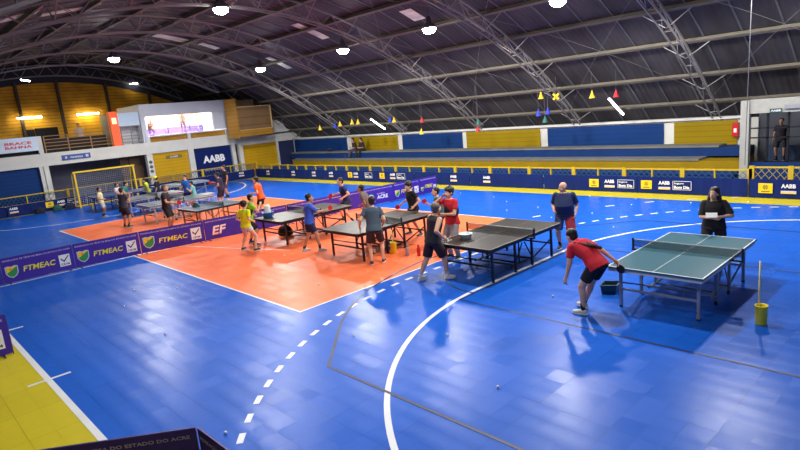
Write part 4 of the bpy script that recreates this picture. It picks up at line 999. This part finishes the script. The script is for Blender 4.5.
    # shorts
    b = BM(); loft(b, [(pel + R1 @ Vector((0, 0, -.13)), R1 @ X, R1 @ Y, .15 * w_, .122 * w_), (pel + R1 @ Vector((0, 0, -.03)), R1 @ X, R1 @ Y, .168 * w_, .122 * w_), (pel + R1 @ Vector((0, 0, .03)), R1 @ X, R1 @ Y, .15 * w_, .11 * w_)], 18)
    for s in (-1, 1):
        hip, kn, an2, Fy = limbs['l%d' % s]
        e = hip + (kn - hip) * (short_len if not trousers else .98); x_, y_, d_ = frame_of(kn - hip)
        loft(b, [(hip, x_, y_, .094 * w_, .098 * w_), (hip + (e - hip) * .6, x_, y_, .09 * w_, .092 * w_), (e, x_, y_, (.086 if not trousers else .07) * w_, (.086 if not trousers else .07) * w_)], 14)
        if trousers: cap(b, kn, kn + (an2 - kn) * .93, .068 * w_, .055 * w_)
    put(b, 'trousers' if trousers else 'shorts', mat(nm(shorts), shorts, .85, noise=.1, nscale=5), max(vox, .011))
    if leg_panel:
        hip, kn, an2, Fy = limbs['l-1']; x_, y_, d_ = frame_of(kn - hip); e = hip + (kn - hip) * (short_len + .02)
        b = BM(); loft(b, [(hip + (kn - hip) * .12, x_, y_, .098 * w_, .10 * w_), (e, x_, y_, .094 * w_, .094 * w_)], 14); put(b, 'shorts_panel', mat(nm(leg_panel), leg_panel, .85, noise=.1), max(vox, .011))
    # shoes and socks
    for s in (-1, 1):
        hip, kn, an2, Fy = limbs['l%d' % s]; g = an2 + Vector((0, 0, -.085))
        if sock and not trousers:
            b = BM(); cap(b, an2 + (kn - an2) * .05, an2 + (kn - an2) * .3, .041, .046, 10); put(b, 'sock', mat(nm(sock), sock, .9, noise=0), .011)
        b = BM()
        ell(b, g + Fy @ Vector((0, .0, .055)), (.042, .07, .05), Fy); ell(b, g + Fy @ Vector((0, .11, .04)), (.044, .085, .034), Fy); cap(b, g + Fy @ Vector((0, .0, .06)), g + Fy @ Vector((0, .11, .045)), .043, .038)
        sh_ = put(b, 'shoe', mat(nm(shoe), shoe, .6, noise=0), .010)
        b = BM(); loft(b, [(g + Vector((0, 0, zz)) + Fy @ Vector((0, .055, 0)), Fy @ X, Fy @ Y, .046 - .003 * (zz > .02), .142) for zz in (.004, .026)], 18); put(b, 'sole', sole, par=sh_)
    # face
    for s in (-1, 1):
        b = BM(); ell(b, hc + Rh @ Vector((s * .029, .077, .018)), (.0135, .008, .008), Rh, 10, 6); e_ = put(b, 'eye', eye_w)
        b = BM(); ell(b, hc + Rh @ Vector((s * .029, .083, .018)), (.006, .004, .0065), Rh, 8, 6); put(b, 'iris', eye_d, par=e_)
        b = BM(); cap(b, hc + Rh @ Vector((s * .014, .084, .038)), hc + Rh @ Vector((s * .042, .074, .04)), .0045, .0035, 6); put(b, 'eyebrow', hair_k)
    b = BM(); ell(b, hc + Rh @ Vector((0, .086, -.052)), (.023, .009, .007), Rh, 10, 6); put(b, 'mouth', lip)
    # hair
    hm = hairm or hair_k
    if hair != 'bald':
        b = BM()
        if hair in ('short', 'bushy', 'long', 'cap'):
            g = .008 if hair == 'short' else (.022 if hair == 'bushy' else .014)
            ell(b, hc + Rh @ Vector((0, -.03, .052)), (.077 + g, .088 + g, .078 + g), Rh)
            ell(b, hc + Rh @ Vector((0, -.048, .0)), (.072 + g * .6, .062 + g * .6, .075), Rh)
            if hair == 'bushy':
                rnd = random.Random(3)
                for q in range(22):
                    a1 = rnd.uniform(0, 2 * PI); a2 = rnd.uniform(.2, PI / 2)
                    ell(b, hc + Rh @ Vector((math.cos(a1) * math.cos(a2) * .09, -.025 + math.sin(a1) * math.cos(a2) * .09, .055 + .085 * math.sin(a2))), (.028, .028, .026), None, 8, 6)
        if hair == 'long':
            for s in (-1, 1):
                cap(b, hc + Rh @ Vector((s * .075, -.02, .03)), p2 + R2 @ Vector((s * .12, .03, .0)), .032, .04); cap(b, p2 + R2 @ Vector((s * .12, .03, .0)), p2 + R2 @ Vector((s * .13, .07, -.17)), .04, .03)
            cap(b, hc + Rh @ Vector((0, -.07, .0)), p2 + R2 @ Vector((0, -.11, -.16)), .08, .07)
        put(b, 'hair', hm, max(.009, vox * .85))
        if cap_c:
            b = BM(); ell(b, hc + Rh @ Vector((0, -.015, .062)), (.094, .107, .082), Rh); box(b, hc + Rh @ Vector((0, .11, .05)), (.13, .12, .012), Rh); put(b, 'cap', mat(nm(cap_c), cap_c, .8, noise=0), .011)
    else:
        b = BM(); ell(b, hc + Rh @ Vector((0, -.045, .0)), (.078, .062, .06), Rh); put(b, 'hair', hair_g, .01)
    o.location = (x, y, z); o.rotation_euler = (0, 0, R(face - 90)); o.scale = (k, k, k)
    Mw = Matrix.Translation((x, y, z)) @ Matrix.Rotation(R(face - 90), 4, 'Z') @ Matrix.Diagonal((k, k, k, 1))
    if paddle:
        s, colr, tilt = paddle[:3]
        sh, el, wr, d, pn, sd, pc = limbs['a%d' % s]
        dd = (d + Vector(tilt)).normalized(); base = wr + d * .06 + pn * .022
        c_ = base + dd * .13; nn_ = pn; nn_ = (nn_ - dd * nn_.dot(dd)).normalized(); s2 = dd.cross(nn_)
        t = bpy.data.objects.new('table_tennis_paddle', None); C.objects.link(t); t.matrix_world = Mw @ Matrix.Translation(c_)
        t['label'] = plab; t['category'] = 'paddle'; t['group'] = 'table tennis paddles in players\' hands'
        Q = Matrix((s2, dd, nn_)).transposed()
        b = BM(); lathe(b, [(.076, -.003), (.076, .003)], n=24); bmesh.ops.transform(b, matrix=Matrix.Diagonal((1, 1.06, 1, 1)), verts=b.verts); bx(b, -.012, .012, -.17, -.06, -.009, .009); bmesh.ops.transform(b, matrix=Q.to_4x4(), verts=b.verts); obj('blade', b, wood, t)
        for sg, cm in ((1, pad_red if colr == 'r' else pad_blk), (-1, pad_red if colr == 'r' else pad_blk)):
            b = BM(); lathe(b, [(.074, .003 * sg), (.074, .0065 * sg)], n=24); bmesh.ops.transform(b, matrix=Q.to_4x4() @ Matrix.Diagonal((1, 1.05, 1, 1)), verts=b.verts); obj('rubber_sheet', b, cm, t)
    return o, (hc, limbs, Mw)

dk = (34, 34, 42)
# --- near group
person('man in red and black shirt bending forward, paddle at the green table corner', -4.62, 8.42, 174, 1.70, lean=67, side=-3, twist=-10, head=(14, 0), hip_off=(.02, -.23), drop=.02, hand_r=(.36, -.40, -.30), hand_l=(-.26, .20, -.62), foot_r=(.12, .10, 0), foot_l=(-.14, -.06, 0), build=1.18,
       shirt=(200, 28, 46), stripe=((60, 28, 38), ('spine',)), shorts=(22, 22, 28), short_len=.68, shoe=(205, 200, 180), sock=(25, 25, 28), hair='short', vox=.009, skin=skin_a, paddle=(1, 'k', (0, 0, -.6)), plab='dark paddle held down at the table corner by the bending red-shirted man', shirt_low=.03)
person('woman in black top and dark shorts holding a white paper behind the green table', -3.75, 11.95, 290, 1.62, lean=2, head=(4, -28), hand_r=(.03, .27, -.29), hand_l=(-.13, .26, -.27), shirt=(22, 20, 24), shorts=(30, 24, 28), short_len=.5, hair='long', female=True, vox=.009, elbow_r=(1, -.5, -.4), elbow_l=(-1, -.5, -.4), skin=skin_a, build=1.3, shoe=(60, 60, 66), sleeve=.9)
t = thing('paper_sheet', 'small white paper held in the hands of the woman in black', 'paper', (-3.70, 11.66, 1.11), R(20))
b = BM(); box(b, (0, 0, 0), (.2, .12, .004), RX_(R(40))); obj('sheet', b, white_l, t)
person('stocky man in navy shirt and blue-red shorts standing beyond a black table', -7.02, 11.95, 292, 1.64, head=(-2, -50), hand_r=(.24, .12, -.40), hand_l=(-.28, .06, -.50), shirt=(24, 40, 84), stripe=((20, 66, 84), ('sides',)), shorts=(56, 66, 104), leg_panel=(160, 44, 54), short_len=.9, hair='bald', belly=.08, build=1.3, vox=.009, sock=(24, 24, 30), shoe=(30, 30, 40), foot_r=(.13, .03, 0), foot_l=(-.15, 0, 0), sleeve=.8, paddle=(1, 'k', (0, .3, -.4)), plab='dark paddle held at the side by the stocky navy-shirted man', trousers=False)
person('man in black sleeveless shirt and dark shorts stepping forward on white shoes', -8.12, 8.5, 72, 1.68, lean=14, head=(10, 20), hand_r=(.3, .1, -.42), hand_l=(-.2, .30, -.46), shirt=(34, 34, 44), sleeve=0, shorts=(40, 20, 34), short_len=.88, hair='short', hairm=hair_g, shoe=(225, 225, 222), sock=(225, 225, 222), foot_l=(-.12, -.34, 0), foot_r=(.14, .22, 0), vox=.009, build=1.25, skin=skin_a)
person('curly-haired player in red and black shirt, hand raised to the face', -8.9, 10.04, 262, 1.76, head=(6, 6), lean=4, hand_r=(.08, .2, .10), hand_l=(-.02, .25, -.30), elbow_r=(1, .2, -1), elbow_l=(-1, -.3, -.4), shirt=(188, 24, 40), stripe=((26, 22, 28), ('front', 'sides')), shorts=(150, 140, 140), short_len=.98, hair='bushy', vox=.009, shoe=(60, 60, 66), sock=None, paddle=(-1, 'r', (.2, 0, .2)), plab='red paddle held at the waist by the curly-haired red-shirted player', trousers=True)
person('player in teal shirt half hidden behind the curly-haired one', -10.15, 11.0, 225, 1.56, head=(8, 10), lean=10, hand_r=(.16, .34, -.2), hand_l=(-.2, .25, -.4), shirt=(30, 92, 92), shorts=dk, vox=.011, skin=skin_a, paddle=(1, 'r', (0, 0, .6)), plab='red paddle raised by the teal-shirted player')
person('player in black shirt and shorts at the far end of the middle table', -11.62, 11.46, 255, 1.66, lean=12, head=(4, 10), hand_r=(.34, .2, -.38), hand_l=(-.28, .15, -.42), shirt=(24, 22, 26), stripe=((130, 40, 40), ()), shorts=(22, 22, 26), foot_r=(.24, .05, 0), foot_l=(-.24, -.05, 0), drop=.05, vox=.009, shoe=(70, 66, 86), paddle=(1, 'r', (.2, .2, 0)), plab='red paddle held low by the black-shirted player at the middle table', hair='bushy')
person('player in grey-blue shirt seen from behind at the near end of the middle table', -10.3, 8.75, 138, 1.68, lean=17, head=(8, 10), hand_r=(.24, .2, -.42), hand_l=(-.36, .12, -.42), shirt=(66, 84, 98), shorts=(30, 30, 40), short_len=.8, shoe=(50, 50, 70), sock=None, foot_r=(.16, .05, 0), foot_l=(-.13, -.05, 0), vox=.009, paddle=(-1, 'r', (0, .3, .1)), plab='red paddle in the left hand of the grey-blue-shirted player')
person('slim player in grey shirt leaning forward between two black tables', -13.12, 11.05, 215, 1.58, lean=30, head=(24, 0), hand_r=(.2, .3, -.4), hand_l=(-.06, .2, -.5), shirt=(120, 108, 104), shorts=(50, 50, 60), vox=.011, skin=skin_b, shoe=(60, 60, 70))
person('lunging player in navy shirt and black shorts at the far end of the fourth table', -15.35, 11.95, 240, 1.74, lean=16, head=(6, 14), drop=.16, hand_r=(.40, .30, -.28), hand_l=(-.34, .18, -.34), foot_r=(.42, .12, 0), foot_l=(-.38, -.1, 0), shirt=(26, 34, 92), shorts=(22, 24, 40), short_len=.7, vox=.010, shoe=(90, 90, 130), fr_yaw=-30, fl_yaw=30, paddle=(1, 'r', (0, .3, -.1)), plab='dark red paddle over the fourth table in the lunging player\'s hand')
person('man in royal blue shirt and dark shorts stepping with his paddle arm out', -12.98, 8.72, 60, 1.63, lean=8, head=(4, -4), hand_r=(.08, .50, -.22), hand_l=(-.26, .06, -.46), shirt=(52, 92, 205), shorts=(24, 32, 70), short_len=.72, foot_r=(.14, .22, 0), foot_l=(-.12, -.24, 0), shoe=(170, 175, 185), sock=(40, 42, 60), vox=.010, skin=skin_b, paddle=(1, 'r', (0, 0, .3)), plab='dark red paddle in the outstretched hand of the royal-blue-shirted man', sleeve=.85)
person('child in bright yellow shirt and pale shorts seen from behind', -14.93, 7.84, 105, 1.53, lean=5, head=(4, 0), hand_r=(.26, .12, -.38), hand_l=(-.28, .14, -.40), shirt=(225, 232, 20), shorts=(200, 205, 215), short_len=.42, foot_r=(.30, 0, 0), foot_l=(-.30, 0, 0), drop=.05, vox=.010, skin=skin_a, shoe=(60, 46, 50), sock=None, sleeve=.7, hair='bushy')
person('player in dark and lime shirt partly hidden behind the yellow-shirted child', -15.55, 8.3, 70, 1.62, lean=16, head=(6, -10), drop=.04, hand_r=(.12, .40, -.06), hand_l=(-.34, .2, -.42), shirt=(140, 190, 40), stripe=((34, 44, 44), ('sides', 'shoulders')), shorts=dk, vox=.011, shoe=(50, 60, 120), foot_l=(-.3, 0, 0), foot_r=(.25, .05, 0))
person('player in orange shirt with a hand at the face, behind the purple barrier', -19.05, 10.8, 215, 1.70, lean=14, head=(10, 0), hand_r=(.1, .22, .03), hand_l=(-.2, .24, -.3), elbow_r=(1, .2, -1), shirt=(226, 88, 30), shorts=(24, 26, 40), short_len=.62, vox=.011, shoe=(90, 90, 96), skin=skin_a, build=1.05)
# --- left group behind the barriers
V = .013
person('man in black shirt and shorts holding a red paddle behind the purple barrier', -21.0, 7.98, 50, 1.75, lean=5, head=(4, 0), hand_r=(.16, .34, -.36), hand_l=(-.2, .24, -.42), shirt=(34, 24, 34), shorts=(22, 20, 26), vox=.011, skin=skin_b, paddle=(1, 'r', (0, .3, .2)), plab='red paddle of the black-shirted man behind the barrier', build=1.12, belly=.02, hair='short', hairm=hair_g)
person('boy in dark shirt and shorts standing at the edge of the orange floor', -23.95, 7.42, 110, 1.62, lean=4, hand_r=(.12, .3, -.1), hand_l=(-.12, .3, -.12), shirt=(44, 44, 62), shorts=(30, 24, 40), vox=V, skin=skin_b, shoe=(20, 20, 24), sock=(30, 30, 34), build=1.1)
person('small child in cream shirt standing alone on the blue floor at the left', -28.45, 7.9, 60, 1.40, hand_r=(.2, .16, -.36), hand_l=(-.2, .16, -.36), shirt=(232, 222, 170), shorts=(190, 186, 180), vox=V, shoe=(160, 150, 150), skin=skin_b)
person('child in white shirt behind the dark-shirted boy', -29.3, 8.95, 40, 1.42, shirt=(215, 200, 205), shorts=dk, vox=V, hand_r=(.2, .3, -.3), skin=skin_b)
person('player in teal-green shirt leaning towards the far blue table', -28.5, 8.95, 50, 1.52, lean=22, hand_r=(.2, .42, -.3), hand_l=(-.2, .2, -.4), shirt=(20, 130, 120), shorts=(180, 180, 185), vox=V)
person('player in yellow-green shirt at the far tables', -29.35, 10.4, 250, 1.46, lean=10, hand_r=(.3, .3, -.3), shirt=(200, 215, 50), shorts=(60, 60, 80), vox=V)
person('figure in black with a bright yellow cap below the yellow wall panel', -28.8, 10.68, 230, 1.5, shirt=(20, 22, 30), shorts=(22, 22, 30), vox=V, cap_c=(235, 225, 20), trousers=True, sleeve=.95, sock=None)
person('child in bright blue shirt beside the far slate tables', -25.65, 10.85, 300, 1.62, lean=6, hand_r=(.2, .3, -.3), shirt=(28, 108, 215), shorts=(30, 34, 90), vox=V)
person('small child in pale teal striped shirt beside the blue-shirted child', -25.0, 10.85, 240, 1.35, lean=8, hand_r=(.2, .3, -.2), hand_l=(-.2, .3, -.1), shirt=(110, 180, 180), shorts=(60, 90, 110), vox=V)
person('player in dark navy shirt reaching out with a paddle towards the left', -24.15, 11.75, 215, 1.65, lean=10, hand_r=(.25, .46, -.2), hand_l=(-.2, .2, -.4), shirt=(32, 28, 60), shorts=(26, 28, 50), vox=V, shoe=(40, 40, 60), skin=skin_b, paddle=(1, 'r', (0, .3, 0)), plab='small dark paddle stretched out by the navy-shirted player at the back')
person('bystander in black shirt standing near the far corner', -27.1, 13.5, 260, 1.7, shirt=(22, 22, 28), shorts=(60, 60, 90), vox=V, skin=skin_b)
# --- seated spectators on the bleachers
for lb, x, sc, fl in (('spectator in dark clothes sitting on the bleachers, the left one of two', -27.75, (44, 36, 44), .0), ('spectator in dark clothes sitting on the bleachers, the right one of two', -27.0, (30, 30, 38), .1)):
    person(lb, x, 22.75, 250 if fl == 0 else 262, 1.66, lean=16, drop=.43 + .0, hand_r=(.1, .34, -.3), hand_l=(-.1, .34, -.3), foot_r=(.14, .5, .0 - 0), foot_l=(-.12, .55, 0), shirt=sc, shorts=(60, 60, 80) if fl == 0 else (26, 26, 34), trousers=True, sleeve=.98, vox=V, z=1.36 - .41 + .0, head=(8, 0), skin=skin_b, sock=None)
bagt = BM(); ell(bagt, (0, 0, .12), (.22, .14, .13)); single('spectator_bag', bagt, mat('bag_dark_seat', (30, 34, 60), .8), 'dark bag on the upper bleacher step left of the spectators', 'bag', (-30.5, 22.8, 1.36), smooth=True)
# --- figures up on the balcony
person('figure in pale shirt standing on the balcony behind the tan railing', -36.75, 9.8, 0, 1.55, shirt=(190, 165, 150), shorts=(80, 60, 50), vox=.016, z=3.0, skin=skin_b, sleeve=.9, trousers=True)
person('figure with raised arm inside the lit balcony room, right side', -36.4, 15.75, 0, 1.5, shirt=(215, 165, 140), shorts=(160, 120, 170), vox=.016, z=3.42, hand_r=(.3, .1, .3), skin=skin_b, trousers=True, sock=None)
person('figure crouching low inside the lit balcony room, left side', -36.4, 13.7, 0, 1.2, shirt=(190, 140, 130), shorts=(150, 110, 160), vox=.016, z=3.42, drop=.25, lean=30, skin=skin_b, trousers=True, sock=None)
person('figure in dark clothes behind the dark glazing at the right', -4.95, 22.1, 270, 1.4, shirt=(40, 36, 44), shorts=(40, 40, 50), vox=.016, z=.85, skin=skin_b)
b = BM(); bx(b, -5.4, -2, 21.3, 22.1, 0, .85); struct('floor_service', b, grey_conc)
